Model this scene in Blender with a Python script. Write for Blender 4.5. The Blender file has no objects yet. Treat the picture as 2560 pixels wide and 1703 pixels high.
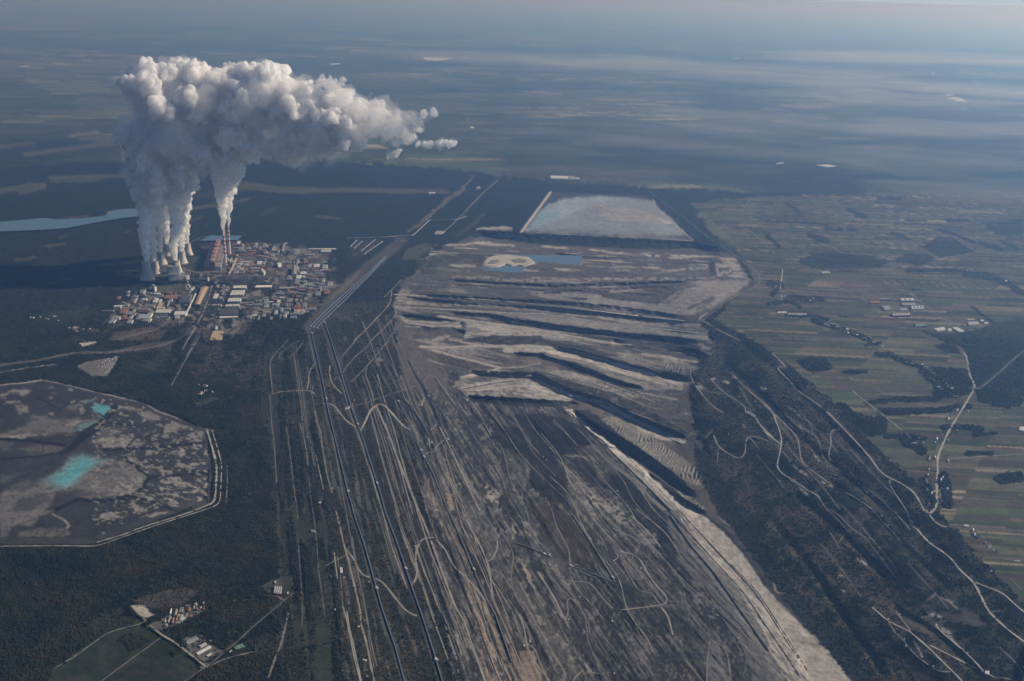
import bpy, bmesh, math, random
import numpy as np
from mathutils import Vector, Matrix

random.seed(7)
RNG = np.random.default_rng(11)
sc = bpy.context.scene
COL = sc.collection

# ------------------------------------------------------------------ camera
F, H = 2490.0, 2680.0            # focal length in photograph pixels, flying height in metres
SLOPE, YH = 0.03, -21.0          # horizon tilt and its height at the picture's middle
ROLL = math.atan(SLOPE)
PITCH = math.atan((851.5 - YH) * math.cos(ROLL) / F)
FWD = np.array([0, math.cos(PITCH), -math.sin(PITCH)])
UP0 = np.array([0, math.sin(PITCH), math.cos(PITCH)])
RIGHT = np.array([1, 0, 0]) * math.cos(ROLL) + UP0 * math.sin(ROLL)
UP = -np.array([1, 0, 0]) * math.sin(ROLL) + UP0 * math.cos(ROLL)
cam_d = bpy.data.cameras.new('camera'); cam = bpy.data.objects.new('camera', cam_d); COL.objects.link(cam)
m = Matrix(((RIGHT[0], UP[0], -FWD[0], 0), (RIGHT[1], UP[1], -FWD[1], 0), (RIGHT[2], UP[2], -FWD[2], H), (0, 0, 0, 1)))
cam.matrix_world = m
cam_d.sensor_width = 36.0; cam_d.lens = 36.0 * F / 2560.0
cam_d.clip_start = 1.0; cam_d.clip_end = 1.0e6
sc.camera = cam

# ------------------------------------------------------------------ sky, sun, exposure
SUN_AZ, SUN_EL = math.radians(78.0), math.radians(31.0)    # azimuth clockwise from +Y
w = bpy.data.worlds.new('World'); sc.world = w; w.use_nodes = True
nt = w.node_tree; nt.nodes.clear()
out = nt.nodes.new('ShaderNodeOutputWorld'); bg = nt.nodes.new('ShaderNodeBackground'); sky = nt.nodes.new('ShaderNodeTexSky')
sky.sky_type = 'NISHITA'; sky.sun_disc = False; sky.sun_elevation = SUN_EL; sky.sun_rotation = SUN_AZ
sky.altitude = 2700; sky.air_density = 0.7; sky.dust_density = 0.0; sky.ozone_density = 4.0
bg.inputs['Strength'].default_value = 0.095
tint = nt.nodes.new('ShaderNodeMix'); tint.data_type = 'RGBA'; tint.blend_type = 'MULTIPLY'; tint.inputs['Factor'].default_value = 1; tint.inputs['B'].default_value = (.90, .79, .82, 1)
nt.links.new(sky.outputs[0], tint.inputs['A']); nt.links.new(tint.outputs['Result'], bg.inputs[0]); nt.links.new(bg.outputs[0], out.inputs[0])
sd = bpy.data.lights.new('sun', 'SUN'); so = bpy.data.objects.new('sun', sd); COL.objects.link(so)
sd.energy = 5.0; sd.angle = math.radians(0.53); sd.color = (1.0, 0.92, 0.82)
sv = Vector((math.sin(SUN_AZ) * math.cos(SUN_EL), math.cos(SUN_AZ) * math.cos(SUN_EL), math.sin(SUN_EL)))
so.rotation_euler = sv.to_track_quat('Z', 'Y').to_euler(); so.location = (0, 0, 9000)
sc.view_settings.view_transform = 'Standard'; sc.view_settings.look = 'None'
sc.view_settings.exposure = -0.1; sc.view_settings.gamma = 1.0; sc.view_settings.use_curve_mapping = False
cy = sc.cycles
cy.max_bounces = 26; cy.diffuse_bounces = 6; cy.glossy_bounces = 2; cy.transmission_bounces = 4
cy.volume_bounces = 24; cy.transparent_max_bounces = 48
cy.volume_step_rate = 1.0

# ------------------------------------------------------------------ pixel <-> place
def at(u, v, z=0.0):
    """the place at height z that stands at photograph pixel (u, v)"""
    d = FWD + RIGHT * ((u - 1280.0) / F) + UP * ((851.5 - v) / F)
    return np.array([0, 0, H]) + d * ((z - H) / d[2])
def at_range(u, v, Y):
    d = FWD + RIGHT * ((u - 1280.0) / F) + UP * ((851.5 - v) / F)
    return np.array([0, 0, H]) + d * (Y / d[1])
def to_px(X, Y, Z):
    qx, qy, qz = X, Y, Z - H
    wv = qx * FWD[0] + qy * FWD[1] + qz * FWD[2]
    return (1280 + F * (qx * RIGHT[0] + qy * RIGHT[1] + qz * RIGHT[2]) / wv,
            851.5 - F * (qx * UP[0] + qy * UP[1] + qz * UP[2]) / wv)
def T(tile, s):
    """points read off an enlargement: tile 'cr' is a 640x426 quarter, 'O' the whole picture, 'Z*' closer crops"""
    p = np.array([[float(t) for t in q.split(',')] for q in s.split()])
    if tile == 'P': return p
    if tile == 'O': return p * 1.08613
    if tile == 'Q1': return np.array([960, 500]) + p * .40816
    if tile == 'Q2': return np.array([960, 1063]) + p * .40816
    if tile == 'Za': return np.array([330, 560]) + p * (320 / 2356)
    if tile == 'Zb': return np.array([180, 680]) + p * (320 / 2356)
    if tile == 'Zc': return np.array([500, 560]) + p * (400 / 2357)
    return np.array([640.0 * int(tile[0]), 426.0 * int(tile[1])]) + p * 0.27165

# ------------------------------------------------------------------ noise
def _h(i, j, s):
    n = (i.astype(np.int64) * 374761393 + j.astype(np.int64) * 668265263 + s * 974634301) & 0xffffffff
    n = ((n ^ (n >> 13)) * 1274126177) & 0xffffffff
    return ((n ^ (n >> 16)) & 0xffff).astype(np.float32) / 65535.0
def vn(x, y, s=0):
    i = np.floor(x); j = np.floor(y); fx = (x - i).astype(np.float32); fy = (y - j).astype(np.float32)
    fx = fx * fx * (3 - 2 * fx); fy = fy * fy * (3 - 2 * fy)
    a = _h(i, j, s); b = _h(i + 1, j, s); c = _h(i, j + 1, s); d = _h(i + 1, j + 1, s)
    return (a + (b - a) * fx) * (1 - fy) + (c + (d - c) * fx) * fy
def fbm(x, y, s=0, o=4, g=0.55):
    t = 0; a = 1.0; n = 0
    for k in range(o):
        t = t + a * vn(x * 2 ** k + 17.3 * k, y * 2 ** k - 9.1 * k, s + k); n += a; a *= g
    return t / n
def sst(a, b, x):
    t = np.clip((x - a) / (b - a), 0, 1); return t * t * (3 - 2 * t)

# ------------------------------------------------------------------ materials
MATS = {}
def mat(name, rgb, rough=0.9, noise=0.15, scale=0.05, metal=0.0, spec=0.2):
    if name in MATS: return MATS[name]
    M = bpy.data.materials.new(name); M.use_nodes = True; n = M.node_tree
    b = n.nodes['Principled BSDF']; b.inputs['Roughness'].default_value = rough; b.inputs['Metallic'].default_value = metal
    b.inputs['Specular IOR Level'].default_value = spec
    tc = n.nodes.new('ShaderNodeTexCoord'); nz = n.nodes.new('ShaderNodeTexNoise'); nz.inputs['Scale'].default_value = scale
    nz.inputs['Detail'].default_value = 3
    mr = n.nodes.new('ShaderNodeMapRange'); mr.inputs['To Min'].default_value = 1 - noise * 1.6; mr.inputs['To Max'].default_value = 1 + noise * 1.6
    mx = n.nodes.new('ShaderNodeMix'); mx.data_type = 'RGBA'; mx.blend_type = 'MULTIPLY'; mx.inputs['Factor'].default_value = 1
    mx.inputs['A'].default_value = (*rgb, 1)
    n.links.new(tc.outputs['Object'], nz.inputs['Vector']); n.links.new(nz.outputs['Fac'], mr.inputs['Value'])
    n.links.new(mr.outputs[0], mx.inputs['B']); n.links.new(mx.outputs['Result'], b.inputs['Base Color'])
    MATS[name] = M; return M

# ------------------------------------------------------------------ object helpers
def tag(o, label=None, cat=None, group=None, kind=None):
    if label: o['label'] = label
    if cat: o['category'] = cat
    if group: o['group'] = group
    if kind: o['kind'] = kind
    return o
def empty(name, loc, rz=0.0):
    o = bpy.data.objects.new(name, None); COL.objects.link(o); o.location = loc; o.rotation_euler = (0, 0, rz); return o
def mesh(name, verts, faces, material, parent=None, smooth=False, loc=None):
    me = bpy.data.meshes.new(name); me.from_pydata([tuple(v) for v in verts], [], faces); me.update()
    if smooth: me.polygons.foreach_set('use_smooth', [True] * len(me.polygons))
    if material: me.materials.append(material)
    o = bpy.data.objects.new(name, me); COL.objects.link(o)
    if parent: o.parent = parent
    if loc is not None: o.location = loc
    return o
def np_mesh(name, V, Q, material, smooth=True):
    me = bpy.data.meshes.new(name); n = len(Q); k = Q.shape[1]
    me.vertices.add(len(V)); me.vertices.foreach_set('co', V.astype(np.float32).ravel())
    me.loops.add(n * k); me.loops.foreach_set('vertex_index', Q.astype(np.int32).ravel())
    me.polygons.add(n); me.polygons.foreach_set('loop_start', np.arange(0, n * k, k, dtype=np.int32))
    me.update(calc_edges=True)
    me.polygons.foreach_set('use_smooth', np.full(n, smooth))
    me.materials.append(material)
    o = bpy.data.objects.new(name, me); COL.objects.link(o); return o

def ico(n_sub):
    bm = bmesh.new(); bmesh.ops.create_icosphere(bm, subdivisions=n_sub, radius=1); bm.verts.ensure_lookup_table()
    v = np.array([x.co[:] for x in bm.verts]); f = np.array([[q.index for q in p.verts] for p in bm.faces]); bm.free(); return v, f
HAZE_D, HAZE_C, HAZE_G = 3.9e-5, (.27, .53, 1.0), 0.6
STEAM_D, STEAM_SURF = 0.045, 0.3
N_TREES = 190000
# ------------------------------------------------------------------ the land: one sheet of ground, finer near the viewer, out to the horizon
NC, NR = 1200, 950
az = np.radians(np.linspace(-32.0, 32.0, NC)); dep = np.radians(np.linspace(0.34, 40.5, NR))
AZ, DEP = np.meshgrid(az, dep)
RG = H / np.tan(DEP); X = (RG * np.sin(AZ)).ravel(); Y = (RG * np.cos(AZ)).ravel()
U, V = to_px(X, Y, 0.0)
RGf = RG.ravel()
n_a = fbm(X / 60, Y / 60, 3, 4); n_b = fbm(X / 300, Y / 300, 9, 5); n_c = fbm(X / 1500, Y / 1500, 21, 5)
RAGU = (fbm(U / 14, V / 9, 31, 4) - .5) * 2; RAGV = (fbm(U / 14, V / 9, 47, 4) - .5) * 2; RAG2 = fbm(U / 6, V / 4, 57, 2) - .5
PAL = dict(forest=(.020, .027, .022), forest2=(.030, .040, .025), scrub=(.045, .050, .036), rust=(.085, .062, .040), green=(.066, .080, .044), grass=(.078, .084, .050),
           olive=(.10, .098, .064), tan=(.20, .165, .115), brown=(.11, .088, .070), plum=(.095, .078, .078), sand=(.48, .44, .375), pale=(.36, .345, .318),
           earth=(.20, .188, .172), grey=(.15, .145, .135), dark=(.065, .063, .064), dark2=(.040, .038, .038), coal=(.045, .045, .048), white=(.62, .6, .57),
           turq=(.11, .35, .39), turq2=(.19, .31, .33), ash=(.185, .180, .170), ash2=(.060, .060, .062), water=(.05, .085, .12), pink=(.36, .29, .24), mud=(.10, .090, .080))
def c_(n): return np.array(PAL[n] if isinstance(n, str) else n, np.float32)
def lerp(a, b, t): return a + (b - a) * (t[:, None] if isinstance(t, np.ndarray) else t)
# far country: woods and fields
def strips(x, y, ang, wid, ln, skew, seed):
    ca, sa = math.cos(ang), math.sin(ang); xr = x * ca + y * sa; yr = -x * sa + y * ca
    xr = xr + skew * yr
    blk = np.floor(xr / ln); j0 = np.floor(yr / (wid * 4) + _h(blk, blk * 0, seed) * 3)
    fr = (yr / (wid * 4) + _h(blk, blk * 0, seed) * 3) - j0
    sub = np.floor(fr * (1 + np.floor(_h(blk, j0, seed + 1) * 4.99)))
    i2 = np.floor(xr / ln * (1 + np.floor(_h(j0, sub, seed + 2) * 1.99)))
    return _h(i2 * 7 + sub, j0 * 5 + sub, seed + 3), _h(i2 * 3 + sub, j0 * 11 + sub, seed + 4)
pal_f = np.array([PAL[k] for k in ('green', 'olive', 'grass', 'brown', 'olive', 'plum', 'tan', 'grass', 'green', 'olive', 'olive', 'green')], np.float32)
s1, s2 = strips(X, Y, -0.06, 27, 600, -0.55, 5)
fcol = pal_f[np.clip((s1 * 12).astype(int), 0, 11)] * (0.52 + 0.9 * s2)[:, None]
s3, s4 = strips(X, Y, 0.25, 140, 1500, 0.3, 55)
ffar = pal_f[np.clip((s3 * 12).astype(int), 0, 11)] * (0.8 + 0.4 * s4)[:, None]
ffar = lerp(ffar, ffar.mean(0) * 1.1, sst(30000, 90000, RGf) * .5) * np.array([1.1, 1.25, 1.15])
ffar *= (.45 + 1.1 * fbm(X / 3800, Y / 2600, 201, 4))[:, None]
fw = fbm(X / 5200 + 3, Y / 5200, 77, 5, .6)
woods = sst(.50, .53, fw + (n_b - .5) * .10) * (1 - .4 * sst(9000, 16000, RGf))
col = lerp(ffar, c_('forest2') * (0.8 + .4 * n_b[:, None]), woods)
veg = woods * 1.0
hgt = np.zeros_like(X)

def segs(pts, us, vs):
    """distance to a polyline, side (+ to the right of its direction) and run along it"""
    best = np.full(us.shape, 1e9); side = np.zeros(us.shape); run = np.zeros(us.shape)
    L = np.hypot(*(pts[1:] - pts[:-1]).T); cum = np.concatenate([[0], np.cumsum(L)]); tot = max(cum[-1], 1e-6)
    for k in range(len(pts) - 1):
        a, b = pts[k], pts[k + 1]; d = b - a; l2 = max(d @ d, 1e-9)
        t = np.clip(((us - a[0]) * d[0] + (vs - a[1]) * d[1]) / l2, 0, 1)
        ex = us - a[0] - t * d[0]; ey = vs - a[1] - t * d[1]; q = ex * ex + ey * ey
        m_ = q < best; best = np.where(m_, q, best); side = np.where(m_, d[0] * ey - d[1] * ex, side); run = np.where(m_, (cum[k] + t * L[k]) / tot, run)
    return np.sqrt(best), np.sign(side), run
def sub(pts, mrg):
    a = pts.min(0) - mrg; b = pts.max(0) + mrg
    return np.nonzero((U > a[0]) & (U < b[0]) & (V > a[1]) & (V < b[1]))[0]
def inside(pts, us, vs):
    c = np.zeros(us.shape, bool); n = len(pts)
    for k in range(n):
        (x1, y1), (x2, y2) = pts[k], pts[(k + 1) % n]
        if y1 != y2: c ^= ((y1 > vs) != (y2 > vs)) & (us < (x2 - x1) * (vs - y1) / (y2 - y1) + x1)
    return c
def pmask(pts, soft, rag):
    i = sub(pts, soft + rag * 1.5 + 2); us = U[i] + RAGU[i] * rag * 1.6; vs = V[i] + RAGV[i] * rag
    d, _, _ = segs(np.vstack([pts, pts[:1]]), us, vs)
    d = np.where(inside(pts, us, vs), d, -d)
    return i, sst(-soft, soft, d)
def put(i, mk, c, vg):
    if c is not None: col[i] = lerp(col[i], c_(c), mk)
    if vg is not None: veg[i] = veg[i] + (vg - veg[i]) * mk
def P(tile, c, soft, rag, alpha, pts, vg=0.0, brk=None):
    pts = T(tile, pts); i, mk = pmask(pts, soft, rag); mk = mk * alpha
    if brk: mk = mk * sst(brk[0], brk[1], brk[2][i])
    put(i, mk, c, vg)
def S(tile, c, wid, soft, rag, alpha, pts, vg=0.0, brk=None):
    pts = T(tile, pts); ws = np.atleast_1d(np.array(wid, float)); mw = ws.max()
    i = sub(pts, mw + soft + rag * 1.5 + 2); us = U[i] + RAGU[i] * rag * 1.6; vs = V[i] + RAGV[i] * rag
    d, _, r = segs(pts, us, vs); wd = np.interp(r, np.linspace(0, 1, len(ws)), ws)
    mk = sst(soft, -soft, d - wd / 2) * alpha * np.minimum(1, wd / max(soft, .1))
    if brk: mk = mk * sst(brk[0], brk[1], brk[2][i])
    put(i, mk, c, vg)
def relief(knots):
    """broad relief from hand-set heights"""
    p = np.array([k[:2] for k in knots], float) * 1.08613; z = np.array([k[2] for k in knots], float)
    gu = np.linspace(-300, 2860, 120); gv = np.linspace(-40, 2000, 90); G, Q = np.meshgrid(gu, gv)
    d2 = ((G[..., None] - p[:, 0]) ** 2 + ((Q[..., None] - p[:, 1]) * 1.3) ** 2) + 900
    wt = d2 ** -1.9; Z = (wt * z).sum(-1) / wt.sum(-1)
    for _ in range(2):
        Zp = np.pad(Z, 1, mode='edge'); Z = (Zp[1:-1, 1:-1] * 4 + Zp[:-2, 1:-1] + Zp[2:, 1:-1] + Zp[1:-1, :-2] + Zp[1:-1, 2:]) / 8
    fu = np.clip((U + 300) / (gu[1] - gu[0]), 0, 118.99); fv = np.clip((V + 40) / (gv[1] - gv[0]), 0, 88.99)
    i = fu.astype(int); j = fv.astype(int); a = fu - i; b = fv - j
    return (Z[j, i] * (1 - a) + Z[j, i + 1] * a) * (1 - b) + (Z[j + 1, i] * (1 - a) + Z[j + 1, i + 1] * a) * b
def B(tile, thick, drop, rec, pts, c=None, alpha=1.0, taper=.08):
    """a terrace step: the ground falls by drop metres over thick pixels on the right-hand side of the line, then eases back over rec pixels"""
    pts = T(tile, pts); ws = np.atleast_1d(np.array(thick, float)); i = sub(pts, ws.max() + rec + 4)
    us = U[i] + RAGU[i] * 3.5 + RAG2[i] * 3; vs = V[i] + RAGV[i] * 2.2 + RAG2[i] * 1.6
    d, s, r = segs(pts, us, vs); d = d * s; th = np.interp(r, np.linspace(0, 1, len(ws)), ws)
    en = sst(0, taper, r) * sst(1, 1 - taper, r)
    q_ = d / th; g = (.55 * np.clip(q_ / .42, 0, 1) + .45 * np.clip((q_ - .52) / .46, 0, 1)) * (1 - sst(0, 1, (d - th) / rec)) * (d > 0)
    hgt[i] -= drop * g * en
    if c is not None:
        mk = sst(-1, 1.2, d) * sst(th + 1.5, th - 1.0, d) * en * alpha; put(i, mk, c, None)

# ------------------------------------------------------------------ what lies where (read off the photograph)
K1 = np.vstack([T('11', "515,1500 525,1568"), T('12', "540,50 620,400 660,620 740,950 860,1450 880,1500"), T('13', "895,10 1000,320 1080,610 1160,900 1280,1250 1375,1600")])
K2 = np.vstack([T('11', "630,1400 680,1540"), T('12', "700,30 790,330 880,620 1000,950 1160,1460"), T('13', "1190,10 1300,300 1440,720 1540,1000 1640,1320 1730,1620")])
K1P, K2P = (' '.join('%.1f,%.1f' % (a - 3, b + 2) for a, b in k) for k in (K1, K2))
OX, OY = U / 1.08613, V / 1.08613
_xl = 720 + (OY - 760) * .26; _xr = 1310 + (OY - 940) * 1.035
LT = (OX - _xl) / np.maximum(_xr - _xl, 60)
ST1 = fbm(LT * 42, OY / 110, 101, 4); ST1F = fbm(LT * 150, OY / 55, 111, 3)
TS = (OY - 570 - (OX - 1000) * .033) / np.maximum(300 + (OX - 1000) * .2, 60)
ST2 = fbm(TS * 34, OX / 130, 121, 4); ST2F = fbm(TS * 110, OX / 60, 131, 3)
PT = fbm(U / 26, V / 15, 141, 4); PTF = fbm(U / 9, V / 6, 151, 3)
MINE = np.zeros_like(X)
def contour(f, lw):
    """thin lines along the levels of a field, lw grid steps wide"""
    g = f.reshape(NR, NC); gy, gx = np.gradient(g); gr = np.hypot(gx, gy).ravel() + 1e-4
    d = np.abs(f - np.round(f)) / gr; return sst(lw, lw * .35, d) * sst(.35, .12, gr)
# countryside round the plant
P('O', 'forest', 6, 14, 1, "-300,395 300,370 700,365 1000,385 1300,420 1700,440 2020,446 2000,470 1700,478 1600,490 1720,640 1640,760 1640,1000 1700,1250 1980,1800 -300,1800", vg=1)
P('O', 'forest', 8, 10, .7, "-300,300 280,330 280,395 -300,410", vg=.8)
P('O', 'forest', 14, 14, .5, "1150,330 1330,292 1500,285 1700,300 1900,330 2357,300 2357,400 1980,445 1640,430 1300,420 1150,400", vg=.8)
for q in ("1290,330 1500,305 1750,335 1500,345", "1330,400 1500,385 1600,400 1450,410"): P('O', 'olive', 4, 6, .6, q)
# clearings on the left
for tl, c, wd, q in (('01', 'olive', 14, "20,190 250,140 410,135"), ('01', 'olive', 9, "190,205 400,160"), ('01', 'olive', 9, "480,70 800,60 1220,50"), ('01', 'olive', 7, "480,100 900,95"),
        ('01', 'mud', 6, "640,445 740,425 830,422"), ('01', 'sand', 4, "1000,395 1060,380 1095,368"), ('01', 'olive', 4, "540,625 610,600"), ('01', 'mud', 4, "1150,575 1210,550"), ('01', 'olive', 9, "1700,370 1850,340 2300,260"),
        ('01', 'olive', 5, "1620,520 1850,430"), ('01', 'scrub', 16, "1800,240 2200,180 2356,120"), ('01', 'olive', 6, "420,700 600,680"), ('01', 'olive', 6, "150,830 330,800"), ('01', 'olive', 5, "450,1040 650,1000"),
        ('11', 'olive', 18, "-300,110 0,150 250,185 500,180"), ('11', 'olive', 12, "480,190 900,180 1300,190 1750,195"), ('11', 'scrub', 10, "60,400 200,350"), ('11', 'olive', 6, "560,420 800,450"),
        ('00', 'olive', 12, "230,1420 500,1390 900,1330 1150,1290"), ('00', 'tan', 8, "650,1250 900,1220"), ('00', 'olive', 16, "740,1260 1000,1270"), ('00', 'olive', 14, "880,960 1150,930"), ('00', 'olive', 8, "840,1070 1130,1070"), ('00', 'olive', 10, "0,1350 300,1320")):
    S(tl, c, wd, 3, 4, .75, q)
# right-hand farmland
i, mk = pmask(T('O', "1585,469 1700,455 2100,440 2500,430 2700,1500 2357,1400 2215,1240 2120,1120 2010,1020 1905,915 1800,825 1700,765 1640,735 1740,650 1715,600 1669,532"), 4, 6)
col[i] = lerp(col[i], fcol[i] * np.array([1.0, 1.01, .98]), mk); veg[i] *= (1 - mk)
# forests and tree belts there
for q in ("1760,-40 2356,-40 2420,430 2320,600 2200,620 1950,560 1900,440 1830,130", "1520,40 1700,0 1780,120 1640,110", "260,180 390,150 540,150 600,260 420,300", "600,575 700,570 800,650 900,700 1080,690 1100,860 930,880 780,760", "1510,480 1560,300 1480,260 1500,240 1830,255 1900,430 1850,500 1700,520 1540,560", "2080,1260 2200,1200 2356,1210 2356,1300 2130,1310"):
    P('32', 'forest', 2, 4, .92, q, vg=1)
for q in ("1440,1490 1700,1500 1850,1480 2120,1400 2500,1350 2500,1800 1700,1600", "1960,480 2356,460 2356,620 2200,600 2050,560", "270,840 420,760 640,760 1000,800 1130,840 1050,900 700,920 400,900", "1130,830 1320,760 1480,780 1560,820 1400,880 1200,850", "1400,700 1560,610 1700,620 1900,750 1600,800"):
    P('31', 'forest', 2, 5, .85, q, vg=1)
P('31', 'forest', 10, 10, .7, "-120,60 400,0 900,60 900,235 0,235", vg=.8)
P('31', 'forest', 12, 10, .6, "1400,60 1700,-40 2500,0 2500,210 2100,200 1700,90", vg=.8)
for tl, wd, q in (('32', 15, "1030,650 1400,645 1560,640 1850,600"), ('32', 12, "920,570 1200,540 1540,530"), ('32', 10, "1090,880 1300,870 1450,900"), ('32', 22, "1250,900 1350,960 1420,1010"), ('32', 14, "1630,800 1780,790 1960,810"), ('32', 8, "1910,855 2100,850"), ('32', 12, "1840,1035 2060,1035"), ('32', 26, "1620,1250 1650,1400 1660,1500"), ('32', 26, "1440,1300 1480,1400 1520,1520"), ('32', 8, "710,285 900,290"), ('32', 12, "1000,120 1130,130 1250,190 1420,240"), ('32', 20, "1430,280 1560,380 1700,480"), ('32', 7, "900,40 1040,20"),
        ('31', 12, "1280,930 1600,920 1820,930"), ('31', 16, "1820,950 2000,960 2200,1040 2356,1130"), ('31', 8, "660,1330 880,1335"), ('31', 9, "0,1230 200,1200 300,1260"), ('31', 12, "420,1380 560,1420 800,1500 940,1560"), ('31', 9, "170,1330 400,1340 560,1370"), ('31', 7, "530,530 680,550"), ('31', 7, "730,545 820,555"), ('31', 7, "1130,580 1230,600 1290,640"), ('31', 6, "0,470 300,480 560,500"), ('31', 8, "180,310 290,380"), ('31', 10, "740,360 900,430"), ('31', 5, "1270,460 1450,460"), ('31', 9, "1010,260 1220,265"), ('31', 9, "1650,460 1850,460"), ('31', 10, "1950,660 2150,730"), ('31', 8, "2150,650 2300,720"), ('31', 8, "1590,545 1900,660"), ('31', 6, "1880,1250 1990,1340 2090,1410"), ('31', 18, "20,1040 120,1060 60,1130"), ('31', 14, "180,1170 500,1190"), ('31', 6, "1320,1095 1420,1100"), ('31', 8, "0,600 110,700"), ('31', 14, "380,600 540,650")):
    S(tl, 'forest', wd, 1.5, 3, .9, q, vg=1)
P('31', 'tan', 2, 2, .5, "1220,520 1280,520 1370,550 1290,560"); P('31', 'brown', 2, 1, .5, "480,1000 900,940 1240,1120 820,1150"); P('31', 'grass', 2, 1, .7, "400,1210 850,1200 980,1290 1060,1370 560,1330")
P('32', (.06, .10, .05), 1.5, 1, .9, "440,480 780,465 860,535 520,560"); P('32', 'green', 1.5, 1, .6, "530,180 560,170 880,460 800,470"); P('32', 'plum', 1.5, 1, .8, "420,290 540,270 760,440 680,460"); P('32', 'plum', 1, 1, .8, "600,370 640,380 740,460 700,455"); P('32', 'olive', 1.5, 1, .7, "820,830 900,960 1330,1000 1380,1160 1080,1150 950,1050")
P('32', 'grass', 1.5, 1, .8, "1130,1190 1320,1215 1310,1250 1200,1240")
P('O', 'scrub', 8, 14, .8, "300,790 470,790 560,760 640,790 610,930 470,900 430,830 330,860", vg=.25, brk=(.42, .55, PT)); P('O', 'brown', 8, 12, .5, "330,800 600,780 600,900 480,880", vg=None, brk=(.52, .62, PT)); P('O', 'scrub', 8, 12, .6, "120,720 240,690 230,800 160,790 60,800", vg=.4, brk=(.45, .55, PT))
# ---------------- the plant and its town
P('O', 'mud', 5, 8, .75, "215,745 300,680 440,650 470,560 640,560 760,575 780,620 760,700 705,715 590,735 560,780 480,785 330,740 240,760 190,790", vg=.15, brk=(.38, .5, PT))
P('O', 'earth', 2, 4, .9, "250,720 330,665 420,650 600,560 740,575 770,640 700,700 600,720 540,770 330,730", vg=0, brk=(.5, .62, PTF))
P('O', 'forest', 3, 5, .8, "440,640 610,640 620,660 540,680 500,735 455,760", vg=.9, brk=(.4, .5, PT))
P('O', 'mud', 4, 6, .8, "350,590 440,590 440,650 350,650", vg=.1)
P('Za', 'grass', 1.5, 1, .9, "460,1120 940,1130 860,1270 430,1260"); P('Za', 'olive', 2, 1, .8, "540,830 720,700 760,760 640,900"); P('Za', (.06, .075, .05), 2, 2, .8, "1020,600 1360,600 1350,880 1000,860", vg=.8)
P('Zc', 'grass', 1.5, 1, .8, "700,1070 900,1060 880,1120 690,1130"); P('Zc', 'grass', 1.5, 1, .7, "980,690 1140,700 1100,760 960,760"); P('Zc', 'forest', 2, 2, .9, "1860,680 1980,690 2180,640 2150,800 1880,830", vg=1); P('Zc', 'forest', 2, 2, .9, "840,420 1200,410 1180,470 860,460", vg=1)
P('Zc', 'grey', 1, 0, .9, "1060,510 1260,490 1260,515 1070,535"); P('Zc', 'tan', 1, 1, .8, "1920,880 2080,880 2000,950 1900,950"); P('Zc', 'pale', 1, 1, .7, "440,650 640,660 940,650 960,745 440,750", brk=(.45, .55, PTF))
P('03', 'sand', 1, 2, .9, "1200,870 1320,860 1440,950 1360,980 1290,970"); P('03', 'grey', 1.5, 2, .8, "1340,1060 1500,990 1560,930 1850,860 1930,900 1600,1060 1500,1090"); P('03', 'mud', 2, 3, .7, "1180,820 1400,760 1720,690 1840,740 1700,850 1440,900", vg=0); P('03', 'grey', 1.5, 2, .8, "1680,1170 1830,1120 2060,1280 1890,1390 1760,1300")
P('03', (.032, .042, .026), 3, 5, .9, "500,1460 900,1180 1000,1110 1320,1040 1490,1150 1850,1420 1700,1700 400,1700", vg=0); P('03', (.050, .050, .034), 6, 8, .7, "500,1460 900,1180 1320,1040 1850,1420 1700,1700 400,1700", vg=.08, brk=(.46, .58, PT)); P('03', (.022, .034, .022), 4, 8, .6, "500,1460 900,1180 1320,1040 1850,1420 1700,1700 400,1700", vg=.15, brk=(.56, .66, PTF)); P('03', 'scrub', 3, 5, .8, "850,980 1150,880 1310,1020 1000,1100 880,1100", vg=.1); P('03', 'forest', 3, 5, .7, "1080,1170 1200,1120 1400,1200 1200,1290", vg=.8); P('03', 'forest', 2, 3, .9, "1570,1290 1650,1250 1700,1310 1600,1340", vg=1)
P('13', (.075, .075, .065), 1.5, 1, .9, "30,690 180,620 350,600 360,680 300,750 170,780 100,730"); P('13', 'scrub', 2, 2, .8, "400,110 650,90 640,240 400,280", vg=.1); P('13', 'scrub', 4, 4, .8, "0,1160 200,1100 320,1000 640,1000 700,1200 260,1290 0,1310", vg=.1); P('13', 'scrub', 5, 4, .6, "280,1400 300,1290 700,1220 700,1700 380,1700", vg=.15)
P('02', 'scrub', 4, 6, .6, "1080,320 1150,190 1400,190 1640,280 1400,290", vg=.1); P('02', 'olive', 1, 0, .6, "1780,580 1940,510 2040,530 1840,605"); P('02', 'sand', 1, 2, .8, "730,20 880,0 900,15 760,60"); P('02', 'mud', 3, 4, .7, "1050,100 1300,30 1600,0 1600,60 1100,130", vg=.2)
P('01', 'brown', 3, 5, .8, "1050,1500 1400,1430 1560,1480 1480,1568 1000,1568", vg=.1); P('01', 'sand', 1, 2, .7, "650,1470 690,1430 740,1440 690,1460"); S('01', 'mud', 4, 1, 2, .8, "770,1290 820,1245"); P('01', 'scrub', 5, 6, .7, "330,1400 400,1310 700,1280 820,1240 860,1310 700,1380", vg=.2)
P('02', 'grey', 1, 1, .9, "700,235 800,190 1100,140 1060,230 990,330 850,328"); S('02', 'grey', 5, 1.5, 1, .8, "0,225 360,178 700,110 1000,110 1400,60 1620,5"); S('02', 'pale', 3, 1, .5, .8, "0,290 240,250 540,215")
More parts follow.
